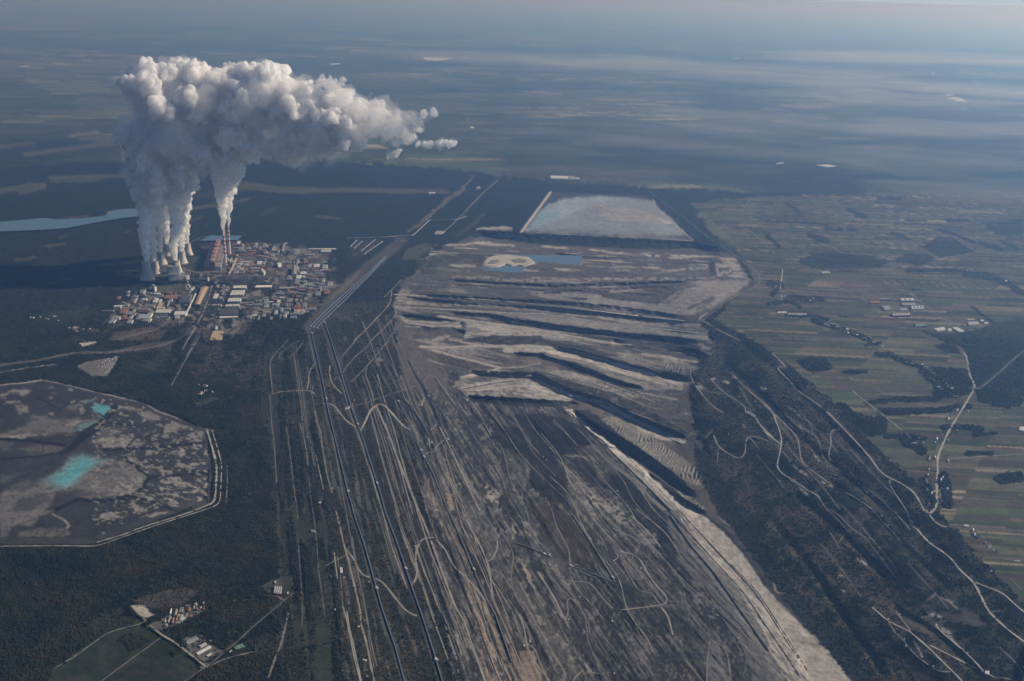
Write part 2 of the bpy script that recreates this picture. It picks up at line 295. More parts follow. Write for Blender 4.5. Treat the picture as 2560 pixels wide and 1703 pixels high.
# ---------------- left ash pond
P('O', 'ash2', 1.5, 1, 1, "-300,900 0,885 100,872 330,925 470,985 483,1060 477,1155 215,1252 -300,1250")
i_ash, ash_m = pmask(T('O', "-300,910 0,893 100,880 330,935 460,995 470,1060 465,1140 215,1238 -300,1240"), 2, 0)
ASHN = np.zeros_like(X); ASHN[i_ash] = ash_m
for c, al, q in (('ash', .9, "-40,880 150,800 300,690 560,720 740,710 720,790 700,850 400,870 0,900"), ('ash', .95, "-100,1568 0,1420 180,1300 420,1280 560,1190 640,1070 900,1080 1160,1110 1370,1260 1220,1410 830,1460 520,1370 480,1470 300,1700 -100,1700"),
        ('ash', .6, "0,930 130,940 80,1010 0,1020"), ('ash', .6, "170,1000 380,960 620,965 540,1030 390,1055"), ('pale', .8, "60,470 160,455 280,455 230,500 140,490"), ('pale', .7, "140,590 240,595 250,650 190,660"), ('pale', .75, "1290,680 1400,640 1530,690 1400,735 1310,730"), ('pale', .7, "830,930 960,880 1240,890 1330,940 1200,990 980,990"), ('pale', .8, "1510,840 1530,770 1640,745 1790,800 1700,820"), ('pale', .7, "1800,830 1870,850 1880,880 1810,870"), ('pale', .6, "1120,620 1200,600 1320,640 1250,650"), ('pale', .8, "1160,1080 1230,1080 1290,1140 1190,1120"), ('pale', .7, "1170,1390 1310,1325 1220,1410"), ('pale', .8, "1200,1460 1350,1568 1230,1568"),
        ('ash', .6, "0,1240 160,1235 100,1290 0,1320"), ('pale', .55, "560,770 720,740 900,720 720,790"), ('ash', .6, "590,600 700,580 740,640 640,640"), ('ash', .5, "830,810 1200,800 1000,900 900,900")):
    P('02', c, 5, 7, al, q)
S('02', 'pale', [5, 9, 4], 2, 6, .7, "0,890 200,880 420,860"); S('02', 'pale', 5, 2, 5, .8, "0,500 60,490"); S('02', 'pale', [3, 6, 3], 1, 3, .8, "1690,1390 1780,1390 1870,1380")
P('02', 'pale', 2, 5, .8, "1380,860 1900,840 1920,1500 1500,1540 1250,1450", brk=(.60, .68, fbm(U / 22 + V / 40, V / 9 - U / 30, 161, 4))); P('02', 'pale', 2, 5, .6, "0,420 600,420 1000,560 800,700 300,700 0,760", brk=(.62, .70, PT))
P('02', 'ash2', 4, 6, .9, "0,690 280,690 350,730 200,790 60,830 0,800"); P('02', 'dark', 6, 6, .7, "40,1370 330,1280 350,1330 200,1390"); P('02', 'dark', 6, 6, .7, "150,1480 400,1400 480,1470 250,1568 100,1568"); P('02', 'dark', 5, 6, .8, "560,1410 700,1370 900,1400 780,1440"); P('02', 'dark', 5, 4, .7, "690,1020 900,1000 1150,1020 1150,1100 850,1070")
for c, al, sf, q in (('turq2', .9, 12, "400,1300 560,1190 640,1080 760,1040 920,1090 980,1100 800,1200 700,1310 600,1350 500,1340"), ('turq', .95, 11, "480,1270 640,1170 740,1080 880,1110 780,1190 700,1270 610,1330 530,1310"), ('turq2', .8, 3, "700,830 740,770 850,740 900,720 1060,620 980,700 800,850"), ('turq', .95, 1.5, "850,790 920,720 990,680 1060,620 980,715 880,780"), ('turq', .85, 4, "825,620 900,580 1000,600 1040,640 950,700"), ('turq2', .5, 3, "750,550 840,540 870,570 780,570"), ('turq2', .5, 2, "540,1030 600,990 640,985 590,1030"), ('turq2', .4, 6, "490,1370 540,1340 620,1350 560,1380"), ('turq2', .4, 3, "140,480 230,465 240,490")):
    P('02', c, sf, 3, al, q)
for wd, q in ((5, "0,905 300,920 600,965"), ([8, 16, 8], "560,1035 660,985 770,870 900,790 1060,610"), (5, "960,1000 1280,995 1890,935"), (4, "1150,1000 1160,1100 1260,1160 1370,1255 1900,1220"), (6, "1370,1260 1320,1340 1220,1425 1000,1470 830,1475 720,1455 500,1568"), (4, "1220,1425 1450,1500 1620,1568"), (3, "0,1095 380,1060 560,1025"), (3, "1160,990 1250,890"), (2.5, "920,740 1280,790"), (2, "830,620 960,700"), (2, "390,1050 400,960"), (3, "330,520 420,560 560,640"), (3, "560,640 640,560")):
    S('02', (.022, .022, .025), np.array(wd) * 1.5, 1.2, 1.5, .95, q)
P('03', 'ash', 4, 5, .9, "0,0 500,0 350,60 100,130 60,230 0,240"); P('03', 'ash', 4, 5, .8, "180,200 350,160 620,165 640,210 600,240 160,235"); S('03', 'pale', [2, 7, 4], 1.5, 4, .8, "480,20 600,90 640,140 610,150"); P('03', 'pale', 1.5, 4, .8, "910,70 950,20 1040,0 1100,60 1000,80"); P('03', 'pale', 1.5, 4, .7, "1350,50 1420,10 1540,0 1520,20 1400,60"); S('03', 'coal', 4, 1, 1, .8, "820,0 860,150 870,290"); S('03', 'coal', 2, 1, 1, .8, "510,0 240,100"); P('03', 'dark', 2, 2, .8, "-100,260 300,240 640,240 860,240 880,300 -100,310")
_blue = np.clip(col[:, 2] / (col[:, 0] + .01) - 1.15, 0, 1) * ASHN; i = i_ash; fs = fbm(U / 9 + V / 30, V / 5 - U / 40, 191, 4)[i]; col[i] = lerp(col[i], c_('pale'), ash_m * sst(.62, .68, fs) * .7 * (U[i] > 230) * (1 - _blue[i])); col[i] = lerp(col[i], c_('dark2'), ash_m * sst(.42, .34, fs) * .5 * (1 - _blue[i]))
S('02', 'sand', 2.5, .8, .6, .8, "-100,412 200,390 400,358 640,412 850,465 1060,512"); S('02', 'pale', 3, 1, 1, .9, "1060,512 1230,550 1330,570 1430,645 1600,700 1880,808 1960,830")
S('02', 'dark', 9, 1.5, .5, .9, "1330,590 1420,660 1880,825 1920,1000 1950,1200 1925,1490 1790,1545")
col *= (1 - .16 * ASHN * (1 - _blue))[:, None]
# ---------------- upper ash pond
P('21', 'ash2', 1.2, .5, 1, "75,572 355,198 1230,232 1320,280 1670,648")
P('21', (.26, .275, .29), 5, 6, .95, "110,560 230,440 300,330 480,265 780,240 1150,250 1290,280 1320,330 1500,480 1600,600 1000,600")
P('21', (.33, .38, .43), 7, 5, .8, "300,330 480,262 780,240 1000,280 700,330 480,430 330,480 160,560 120,560"); P('21', 'turq2', 9, 6, .8, "180,520 220,430 280,360 420,350 440,420 330,500"); P('21', (.38, .35, .31), 4, 6, .5, "450,330 900,280 1300,400 1480,500 1200,520 800,420", brk=(.45, .55, ST2)); P('21', 'ash', 4, 5, .7, "380,560 700,500 1000,540 1400,600 1640,640 900,610", brk=(.42, .52, ST2)); P('21', 'sand', 1.5, 3, .8, "1360,460 1440,460 1470,490 1420,490"); P('21', 'ash2', 3, 4, .7, "355,205 1250,235 1290,275 800,232 480,255 300,330 280,320")
S('21', 'sand', 6, .8, .3, .95, "85,570 355,202"); S('21', 'pale', 3, .8, .8, .9, "1300,270 1310,320 1480,480 1670,645"); S('21', 'pale', 1.6, .7, .3, .7, "100,572 800,602 1660,648")
# ---------------- mine ground
P('O', 'mud', 4, 6, 1, "985,590 1080,545 1600,565 1690,585 1735,650 1640,722 1610,745 1650,790 1590,862 1600,980 1640,1060 1700,1200 1800,1350 1990,1590 2100,1750 1080,1750 1060,1568 985,1200 925,900 905,700 945,640", vg=0)
i, mk = pmask(T('O', "985,590 1600,560 1740,650 1610,745 1650,790 1590,890 1640,1060 1700,1200 1800,1350 2100,1750 1060,1750 985,1200 925,900 905,700"), 10, 6); MINE[i] = mk
P('O', (.082, .078, .073), 6, 6, .97, "930,640 1640,630 1725,650 1600,720 1640,790 1580,900 1330,930 1060,900 960,800 905,700"); P('O', 'pale', 6, 8, .6, "930,640 1640,630 1725,650 1600,720 1640,790 1580,900 1330,930 1060,900 960,800 905,700", brk=(.52, .62, ST2))
P('O', 'olive', 8, 8, .35, "1000,575 1690,590 1690,640 1400,640 950,640", brk=(.4, .55, PT)); P('O', 'sand', 3, 6, .7, "1000,565 1690,590 1710,620 1300,625 960,625", brk=(.58, .66, ST2F))
# lanes on the left flank
P('O', 'scrub', 6, 6, .95, "705,745 760,700 900,690 925,900 985,1200 1080,1568 1110,1750 850,1750 800,1568 760,1200 735,950", vg=.28)
P('O', 'rust', 8, 10, .45, "705,745 900,690 925,900 985,1200 1080,1568 1110,1750 850,1750 800,1568 760,1200 735,950", vg=None, brk=(.5, .62, ST1)); P('O', 'earth', 3, 6, .5, "735,800 905,720 925,900 985,1200 1080,1568 1110,1750 850,1750 800,1568 760,1200", vg=0, brk=(.60, .68, ST1F))
P('O', 'rust', 10, 12, .35, "560,800 700,860 760,1200 800,1568 500,1568 300,1300 540,1150", vg=.55, brk=(.48, .6, PT))
# pit floor streaks
i, mk = pmask(T('O', "925,900 1060,890 1300,930 1500,1100 1700,1300 1800,1450 2000,1800 1080,1800 985,1200"), 8, 8)
col[i] = lerp(col[i], c_((.066, .062, .059)), mk); col[i] = lerp(col[i], c_('dark2'), mk * sst(.54, .42, ST1[i]) * .8); col[i] = lerp(col[i], c_('grey'), mk * sst(.50, .66, ST1[i]) * .65); col[i] = lerp(col[i], c_('pale'), mk * sst(.57, .66, ST1F[i]) * .5); col[i] = lerp(col[i], c_('pale'), mk * sst(.62, .70, fbm(U / 7 + V / 22, V / 12 - U / 40, 181, 3)[i]) * .45); col[i] = lerp(col[i], c_('dark2'), mk * sst(.60, .68, fbm(U / 8 + V / 22, V / 14 - U / 40, 187, 3)[i]) * .6)
col[i] = lerp(col[i], c_('scrub'), mk * sst(.56, .66, PT[i]) * .5)
for q in ("0,40 120,20 330,60 470,200 350,400 100,380", "1600,60 1800,20 2000,260 1950,300"): pass
P('O', 'pink', 6, 8, .8, "1010,1180 1060,1180 1160,1400 1240,1568 1300,1700 1180,1700 1120,1500 1060,1320", brk=(.50, .60, ST1F)); P('13', 'pink', 2, 4, .9, "2060,1290 2150,1200 2250,1250 2357,1500 2357,1700 2180,1700", brk=(.40, .5, ST1F)); P('23', 'pink', 2, 3, .8, "60,1280 200,1290 330,1700 150,1700"); P('12', 'pink', 2, 4, .85, "1540,1220 1590,1260 1640,1450 1720,1568 1620,1568 1570,1400", brk=(.42, .52, PTF)); P('12', 'pink', 2, 4, .85, "1740,1400 1790,1420 1840,1568 1780,1568")
P('12', 'pale', 2, 4, .8, "1090,190 1140,140 1170,150 1140,240 1110,230", brk=(.4, .5, PTF)); P('12', 'sand', 2, 4, .7, "2120,1320 2240,1400 2230,1500 2130,1460", brk=(.42, .5, PTF)); S('23', 'sand', [3, 8, 9, 3], 2, 4, .85, "80,440 120,520 170,640 220,720"); S('23', 'sand', [2, 6, 3], 2, 4, .7, "0,120 20,200 0,260"); P('23', 'pale', 2, 5, .7, "20,20 100,60 200,200 290,300 220,310 100,170", brk=(.45, .55, PTF))
P('23', 'scrub', 3, 3, .85, "890,740 1060,650 1180,760 1300,850 990,890", vg=.2); P('23', 'scrub', 3, 3, .8, "1270,880 1380,890 1440,980 1460,1130 1300,1150 1230,960", vg=.2); P('23', 'scrub', 4, 4, .7, "1380,880 1460,870 1640,1060 1600,1200 1480,1130", vg=.2); P('23', 'dark', 4, 5, .7, "380,40 540,30 560,110 420,120"); P('23', 'scrub', 4, 5, .7, "420,360 520,340 600,430 460,450", vg=.2)
P('23', 'coal', 4, 5, .8, "560,1030 640,1100 700,1250 800,1440 740,1440 640,1280 540,1080"); P('23', 'coal', 5, 6, .6, "1600,1000 1700,1080 1740,1200 1640,1240 1580,1180"); P('23', 'coal', 5, 6, .5, "1280,1320 1760,1280 1780,1350 1500,1360")
for q in ("190,710 300,720 430,870 420,1000 560,1060 500,1090 340,1080 240,960", "550,1060 740,1110 800,1200 850,1350 780,1350 640,1250 560,1180", "840,1300 870,1200 1000,1250 1200,1430 1260,1620 1100,1620", "0,760 160,900 120,960 0,930"): P('22', 'coal', 4, 7, .75, q)
P('23', 'coal', 3, 5, .8, "1130,50 1250,-30 1440,130 1480,250 1560,500 1480,480 1330,320 1330,200 1180,130"); P('O', 'coal', 8, 8, .45, "1180,950 1320,940 1360,1010 1300,1080 1200,1040"); P('22', 'mud', 4, 4, .8, "480,830 700,830 800,950 680,960 560,900"); P('22', 'mud', 4, 6, .7, "250,650 600,700 640,780 400,820")
P('22', 'pale', 3, 6, .8, "0,860 100,900 180,880 200,1000 100,950", brk=(.4, .5, PTF)); P('22', 'pale', 3, 6, .7, "400,1060 520,1030 740,1110 560,1060"); P('22', 'earth', 3, 6, .8, "400,1100 520,1200 640,1330 800,1400 1000,1568 600,1568 500,1330", brk=(.42, .55, ST1F)); P('22', 'pale', 2, 5, .8, "660,1480 720,1380 800,1440 760,1568 700,1568", brk=(.4, .5, PTF)); P('23', 'pale', 2, 5, .7, "1150,160 1330,210 1340,300 1240,300 1160,240", brk=(.38, .5, PTF)); P('23', 'earth', 3, 4, .9, "1510,420 1600,390 1660,450 1600,480 1520,480"); P('23', 'earth', 3, 4, .9, "1640,640 1740,540 1800,680 1700,700")
P('23', 'pale', 3, 6, .6, "1640,760 1800,740 1960,900 1880,960 1700,880", brk=(.42, .52, PTF)); P('23', 'ash', 3, 4, .9, "1780,1568 1830,1200 1900,1190 2000,1568 2000,1700 1780,1700")
for fld, lw, c, al in ((ST1 * 13, 1.0, 'coal', .6), (ST1 * 13 + .28, .8, 'pale', .28), (ST1F * 5, .8, 'coal', .4), (PT * 7, .7, 'pale', .2)): col[i] = lerp(col[i], c_(c), (contour(fld, lw)[i] * mk * al))
stp = ST1 * 9; hgt[i] += (mk * 1.6 * (np.floor(stp) + sst(.78, 1, stp - np.floor(stp)))[i])
# grey conveyor bench and the pale bench beside it
P('22', 'ash', 2, 2, .95, "670,960 780,960 1000,1160 1260,1420 1560,1640 1200,1640 1230,1500 1060,1290 880,1140 760,1060"); P('23', 'ash', 2, 2, .95, "1340,20 1550,0 1660,250 1850,450 2010,630 2357,1150 2357,1700 2100,1300 1850,800 1560,500 1440,130"); P('33', 'ash', 3, 3, .95, "-60,1080 0,1130 150,1568 260,1800 -200,1800")
S('22', 'pale', [7, 16, 26, 30, 42], 1.5, 1.5, .98, "490,620 690,780 860,930 1010,1060 1200,1230 1400,1420 1640,1600"); P('23', (.40, .37, .33), 2, 2, 1, "1500,-20 1750,20 1930,180 2000,240 2110,370 2270,560 2285,640 2020,625 1810,430 1660,250"); P('23', 'pale', 2, 2, .9, "2020,625 2285,640 2420,760 2700,1100 2700,1700 2357,1180")
P('33', (.38, .35, .31), 2, 3, .95, "-90,600 0,720 150,860 360,1060 440,1150 600,1310 690,1430 800,1568 900,1750 300,1750 150,1500 0,1250")
for q in ("0,1130 300,1200 500,1240", "60,1000 200,1100 360,1180"): S('33', 'ash', 7, 4, 4, .5, q)
# terraces: falls of ground first from the far side; 'dark' faces have shade painted in
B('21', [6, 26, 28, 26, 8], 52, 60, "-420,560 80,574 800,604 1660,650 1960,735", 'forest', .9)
S('21', 'sand', [3, 6, 4, 6, 3], 2, 4, .85, "-600,690 -300,668 0,690 330,705 700,728 1000,760 1400,790 1800,790 2030,820", brk=(.40, .5, PT)); S('21', 'sand', [3, 6, 3], 1.5, 3, .9, "-320,540 -150,528 0,525"); S('21', 'pale', 3, 1.5, 3, .7, "900,900 1200,890 1500,930"); S('21', 'pale', [2, 7, 5], 2, 4, .8, "1300,950 1560,910 1800,890 2000,880", brk=(.42, .52, PTF)); P('21', 'pale', 3, 5, .8, "1860,850 2050,840 2130,930 2180,1000 1880,980", brk=(.38, .5, PTF)); P('21', 'scrub', 1.5, 1, .9, "1800,850 1865,840 1885,980 1825,975")
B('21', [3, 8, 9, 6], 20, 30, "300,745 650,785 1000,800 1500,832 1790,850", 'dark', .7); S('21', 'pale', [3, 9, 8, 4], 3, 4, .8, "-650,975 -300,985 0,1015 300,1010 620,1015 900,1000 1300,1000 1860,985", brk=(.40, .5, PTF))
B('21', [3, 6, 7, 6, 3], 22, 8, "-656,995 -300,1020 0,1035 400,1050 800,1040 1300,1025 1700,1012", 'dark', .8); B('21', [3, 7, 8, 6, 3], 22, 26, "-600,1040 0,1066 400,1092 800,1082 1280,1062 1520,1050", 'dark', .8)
for q in ("300,1125 440,1128", "840,1150 1030,1162", "1010,1190 1140,1192", "1160,1140 1330,1146", "1020,1126 1160,1130", "760,1112 890,1115", "1250,1095 1380,1100", "550,1178 690,1184"): S('21', 'scrub', [4, 7, 5], 1.2, 1.5, .9, q, vg=.8)
P('21', (.30, .28, .25), 3, 4, .8, "1720,1010 2190,1010 2080,1120 1850,1260 1700,1310 1330,1230 1500,1110"); S('21', 'dark', 6, 1.5, 2, .8, "1330,1232 1500,1110 1680,1055"); S('21', 'dark', 6, 1.5, 2, .8, "1620,1272 1840,1175"); S('21', 'dark', 5, 1.5, 2, .7, "1700,1290 1860,1180"); S('21', 'dark', 4, 1.5, 2, .7, "1420,1230 1580,1110")
S('11', 'dark', [5, 8, 8, 5], 1.5, 1.5, .8, "1590,990 1500,1090 1420,1140"); P('11', 'dark', 3, 4, .6, "1620,1100 1700,1000 1790,1000 1740,1110")
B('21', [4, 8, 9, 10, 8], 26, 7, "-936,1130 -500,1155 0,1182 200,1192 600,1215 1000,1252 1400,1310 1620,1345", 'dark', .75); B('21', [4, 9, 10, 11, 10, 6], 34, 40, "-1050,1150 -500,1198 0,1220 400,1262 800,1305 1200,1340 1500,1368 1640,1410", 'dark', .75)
P('21', (.40, .37, .33), 3, 5, .6, "-1050,1190 0,1250 500,1300 1000,1370 1500,1400 1830,1500 1300,1440 800,1380 360,1310 0,1290 -1080,1225", brk=(.35, .5, ST2F)); S('21', 'dark', 2.2, .8, 1, .8, "-1090,1238 -500,1270 0,1302 360,1316 800,1390 1300,1450 1830,1512")
for q in ("-800,1195 -770,1250", "-690,1205 -650,1260", "-560,1215 -520,1270"): S('21', 'dark', 1.8, .7, .5, .8, q)
P('21', (.25, .24, .225), 2, 3, .9, "-1000,1250 0,1305 360,1320 800,1395 1300,1455 1830,1515 1800,1560 1200,1490 900,1470 500,1430 250,1390 0,1350 -600,1290")
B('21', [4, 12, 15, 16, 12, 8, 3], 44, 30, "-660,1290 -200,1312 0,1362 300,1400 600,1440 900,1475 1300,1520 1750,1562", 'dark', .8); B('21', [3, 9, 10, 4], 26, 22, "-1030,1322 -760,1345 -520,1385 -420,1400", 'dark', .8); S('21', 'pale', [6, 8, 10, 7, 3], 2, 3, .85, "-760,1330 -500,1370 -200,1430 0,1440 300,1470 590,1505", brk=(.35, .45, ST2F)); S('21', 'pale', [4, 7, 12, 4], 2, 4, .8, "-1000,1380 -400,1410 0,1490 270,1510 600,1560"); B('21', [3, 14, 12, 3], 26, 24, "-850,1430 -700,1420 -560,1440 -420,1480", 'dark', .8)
S('11', 'pale', [4, 9, 9], 1.5, 3, .9, "1480,1400 1900,1410 2356,1490"); S('11', 'dark', 2, .8, 1, .7, "1480,1405 2000,1420 2356,1480"); S('11', 'pale', [8, 14, 8], 2, 5, .8, "1560,1568 1900,1520 2356,1500", brk=(.4, .52, PT))
B('22', [4, 16, 20, 14, 5], 40, 30, "900,-30 1100,10 1400,25 1650,70 1790,120", 'dark', .75); S('22', 'sand', [2, 5, 8, 6, 3], 1.5, 3, .9, "1200,115 1400,150 1550,180 1720,195"); S('22', 'pale', [5, 8, 6, 4], 2, 5, .8, "500,45 700,95 900,120 1100,140", brk=(.38, .5, PTF)); S('22', 'pale', 10, 3, 4, .6, "1000,-10 1500,10 1750,50"); P('22', 'pale', 2, 5, .85, "1800,120 1860,70 1895,95 1830,160")
B('22', [4, 10, 14, 14, 8], 36, 14, "340,45 600,85 900,165 1300,272 1660,340", 'dark', .8); P('22', 'earth', 3, 3, .9, "880,150 1100,170 1300,190 1500,215 1640,270 1640,310 1300,260 1050,190")
S('22', (.42, .39, .34), [14, 16, 20, 20, 18], 1.5, 2, .97, "-60,85 300,75 700,190 1100,295 1400,375 1545,425"); P('22', (.25, .235, .215), 3, 4, .9, "600,200 750,220 1000,330 1300,420 1400,460 1250,455 1000,370 740,260"); B('22', [3, 9, 12, 8, 3], 28, 24, "-40,108 250,112 430,170 560,205 800,295 1000,375 1230,430", 'dark', .8)
P('22', 'mud', 3, 4, .8, "0,140 250,130 520,260 300,290 0,260"); P('22', 'pink', 3, 5, .6, "100,180 220,150 250,220 100,230"); S('22', 'pale', [4, 6, 9, 5], 2, 5, .85, "420,320 600,320 900,440 1200,520", brk=(.38, .5, PTF)); S('22', 'pale', 4, 1.5, 3, .8, "1150,470 1300,500 1520,545")
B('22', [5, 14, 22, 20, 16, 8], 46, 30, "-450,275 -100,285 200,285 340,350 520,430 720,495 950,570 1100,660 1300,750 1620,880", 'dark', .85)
P('22', (.32, .305, .28), 2.5, 3, .9, "-450,420 0,330 180,335 350,400 520,480 760,540 900,570 1000,640 1200,750 1400,840 1600,910 1590,940 1400,920 1200,860 1130,800 1000,700 800,600 600,540 300,520 0,520 -450,480"); P('22', 'dark', 2, 6, .6, "-450,420 0,330 180,335 350,400 520,480 600,540 300,520 0,520 -450,480", brk=(.50, .60, PTF)); P('O', 'pale', 3, 6, .7, "1050,885 1240,875 1320,910 1300,930 1080,915", brk=(.35, .48, ST2)); B('22', [3, 10, 10, 4], 30, 20, "-450,500 0,522 300,540 560,556 640,590", 'dark', .85); S('22', 'dark', [2, 4, 4, 2], 1, 1.5, .85, "760,600 900,660 1010,720 1150,830 1300,900 1430,960"); S('22', 'coal', 1.6, .6, .5, .8, "-450,470 0,465 200,490"); S('22', 'coal', 1.6, .6, .5, .8, "560,550 800,580 950,570"); S('22', 'pale', [3, 5, 3], 1.5, 3, .8, "40,590 200,600 400,620", brk=(.35, .45, PTF))
# ribbed dumping slopes
RIB = .5 + .5 * np.sin((U * .80 + V * .42) / 1.15 + 2.2 * np.sin(V / 13.) + 16 * (fbm(U / 45, V / 30, 211, 3) - .5)); RIB = .5 + (RIB - .5) * sst(.34, .56, fbm(U / 16, V / 10, 213, 3))
def ribs(tile, q, al=.9):
    i_, mk_ = pmask(T(tile, q), 3, 3); put(i_, mk_ * al, (.22, .205, .18), 0); hgt[i_] += 9 * (RIB[i_] - .5) * mk_
ribs('22', "650,370 720,370 950,490 960,520 800,480 670,400"); ribs('22', "820,730 900,690 1010,710 1160,820 1400,950 1640,1130 1760,1250 1870,1370 1820,1400 1600,1290 1350,1110 1100,930 880,800"); ribs('22', "1510,1370 1580,1370 1790,1550 1700,1568"); ribs('22', "1100,160 1400,190 1640,270 1640,310 1300,260", .6); ribs('32', "-2000,-2000 -1999,-2000 -1999,-1999", .5)
B('22', [4, 20, 26, 26, 22, 6], 50, 22, "560,610 700,720 1000,890 1250,1040 1500,1230 1720,1430", 'dark', .9); B('22', [3, 12, 14, 3], 34, 20, "1240,1200 1400,1300 1600,1460 1790,1580", 'coal', .8); S('22', 'sand', [2, 5, 2], 1, 2, .9, "1530,1400 1550,1370"); P('22', 'pale', 2, 4, .7, "1850,1440 1920,1440 1960,1500 1890,1460"); P('22', 'mud', 3, 4, .8, "1620,1350 1720,1330 1880,1450 1850,1520 1700,1450")
P('23', 'coal', 2, 3, .9, "1640,-60 1720,-30 1960,160 2120,330 2290,560 2360,680 2700,1000 2700,1080 2380,760 2285,640 2110,370 1930,180 1750,20"); P('33', 'coal', 2, 4, .9, "-60,600 0,690 160,840 340,1010 440,1140 600,1300 700,1430 810,1600 920,1750 1000,1650 860,1450 640,1230 400,1000 200,830 60,700 0,560")
for q in ("1900,60 2100,130 2140,190 2020,160", "2060,240 2120,240 2100,220"): P('23', 'sand', 2, 4, .7, q)
for wd, q in (([2, 6, 3], "0,490 40,560 60,700 100,760"), ([4, 12, 4], "90,740 180,745"), ([2, 5, 3, 2], "180,780 260,860 330,920"), ([3, 7, 3], "370,930 420,970"), ([2, 4, 2], "500,1070 600,1150 700,1250"), ([3, 8, 3], "700,1250 760,1330 790,1400")): S('33', 'sand', wd, 1.5, 3, .75, q)
# shade of the bench faces painted in as dark colour; pit patches follow
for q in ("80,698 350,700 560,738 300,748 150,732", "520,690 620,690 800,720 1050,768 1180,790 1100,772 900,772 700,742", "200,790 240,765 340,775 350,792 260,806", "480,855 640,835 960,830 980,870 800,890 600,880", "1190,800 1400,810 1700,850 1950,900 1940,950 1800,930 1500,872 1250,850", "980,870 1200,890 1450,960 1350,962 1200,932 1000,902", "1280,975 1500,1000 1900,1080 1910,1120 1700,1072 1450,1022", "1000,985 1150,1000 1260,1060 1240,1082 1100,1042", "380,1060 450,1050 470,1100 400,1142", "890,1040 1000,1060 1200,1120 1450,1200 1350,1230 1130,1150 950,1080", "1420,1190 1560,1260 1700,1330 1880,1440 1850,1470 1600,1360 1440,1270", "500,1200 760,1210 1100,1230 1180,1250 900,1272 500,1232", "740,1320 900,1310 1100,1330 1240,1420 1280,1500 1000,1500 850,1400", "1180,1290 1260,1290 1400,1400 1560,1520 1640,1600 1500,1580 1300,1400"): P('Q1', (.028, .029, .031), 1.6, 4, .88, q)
P('Q1', (.075, .062, .052), 3, 6, .8, "300,950 450,950 690,1020 600,1050 500,1060 300,980"); P('Q1', (.085, .072, .064), 3, 6, .6, "760,950 900,930 1100,1000 1000,1040 860,1020")
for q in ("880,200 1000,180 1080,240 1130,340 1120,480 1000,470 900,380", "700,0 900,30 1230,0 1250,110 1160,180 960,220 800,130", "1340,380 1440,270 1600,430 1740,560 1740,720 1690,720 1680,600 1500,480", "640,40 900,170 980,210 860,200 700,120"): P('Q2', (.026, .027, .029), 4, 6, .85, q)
P('Q2', (.070, .052, .042), 6, 9, .6, "900,480 1100,500 1200,650 1300,850 1100,860 950,650"); P('Q2', (.080, .066, .056), 4, 5, .7, "1140,140 1230,130 1330,190 1200,190")
for q in ("1060,180 1200,190 1275,210 1150,195", "1100,250 1190,340 1330,420 1300,540 1240,450 1130,370", "1260,420 1340,500 1440,600 1560,640 1500,560 1400,460", "620,360 690,400 720,450 640,450", "800,520 900,620 960,700 880,660"): P('Q2', 'pale', 2, 6, .7, q, brk=(.42, .54, PTF))
for wd, q in (([5, 6], "470,1085 600,1075 850,1082 900,1076"), ([6, 6, 7], "300,920 420,955 560,990 710,1030"), ([6, 5], "710,1030 640,1056 470,1086"), ([3, 4, 2], "710,1030 860,1020 960,1000"), ([6, 7, 8, 12, 14, 14, 13], "220,900 400,905 560,895 900,900 1000,906 1200,950 1400,1010 1600,1062 1815,1140"), ([3, 6], "400,855 600,892"), ([5, 6, 6, 4], "330,712 500,736 800,776 1180,820"), ([3, 5, 7, 8, 3], "500,826 700,810 950,800 1100,830 1400,880 1520,890"), ([3, 5, 4], "130,750 300,774 560,770 800,796"), ([4, 7, 3], "1580,945 1750,970 1920,995"), ([3, 5, 3], "1600,715 1750,745 1860,770")): S('Q1', (.38, .355, .315), wd, .9, 1.2, .92, q)
for q in ("250,620 270,640", "320,622 345,645", "405,628 440,658", "480,770 500,790", "690,812 705,830", "740,806 756,824", "800,802 814,820", "850,800 866,816"): S('Q1', 'dark', 2, .7, .4, .8, q)
# between the works and the mine
S('11', 'tan', [4, 12, 9, 4], 3, 5, .6, "2000,60 1900,180 1790,250 1700,320 1600,420 1400,570"); S('11', 'mud', 26, 6, 6, .8, "480,1440 600,1310 850,1050 1000,920 1200,770 1340,650", vg=.1); S('11', 'tan', 9, 4, 4, .5, "700,1180 850,1040 960,930")
P('11', 'coal', 1.5, 1.5, .95, "870,705 930,642 1165,640 1185,660 1010,785 900,795", vg=0); P('11', 'grass', 2, 3, .8, "1345,822 1390,720 1560,660 1640,705 1480,822", vg=0); P('11', 'scrub', 3, 5, .7, "1480,820 1680,760 2356,780 2356,850 2000,900 1500,960", vg=.1); S('11', 'pale', [2, 6, 8, 4], 2, 4, .8, "1720,690 1850,690 2000,670 2356,690", vg=0, brk=(.38, .5, PTF)); S('11', 'pale', [3, 7, 4], 2, 4, .8, "2030,535 2200,538 2356,545", vg=0); S('11', 'pale', [3, 8, 6], 2, 4, .8, "1780,875 1900,880 2010,880"); S('11', 'olive', 6, 3, 3, .5, "1900,420 2100,200 2250,60", vg=.3); S('11', 'olive', 8, 4, 3, .5, "2100,400 1950,540 1850,600", vg=.3)
i, mk = pmask(T('O', "735,760 905,700 930,900 1060,890 1300,930 1380,1010 1540,1200 1640,1340 1720,1450 1800,1568 1900,1800 800,1800 800,1568 750,1100"), 8, 8); col[i] *= (1 - .30 * mk)[:, None]
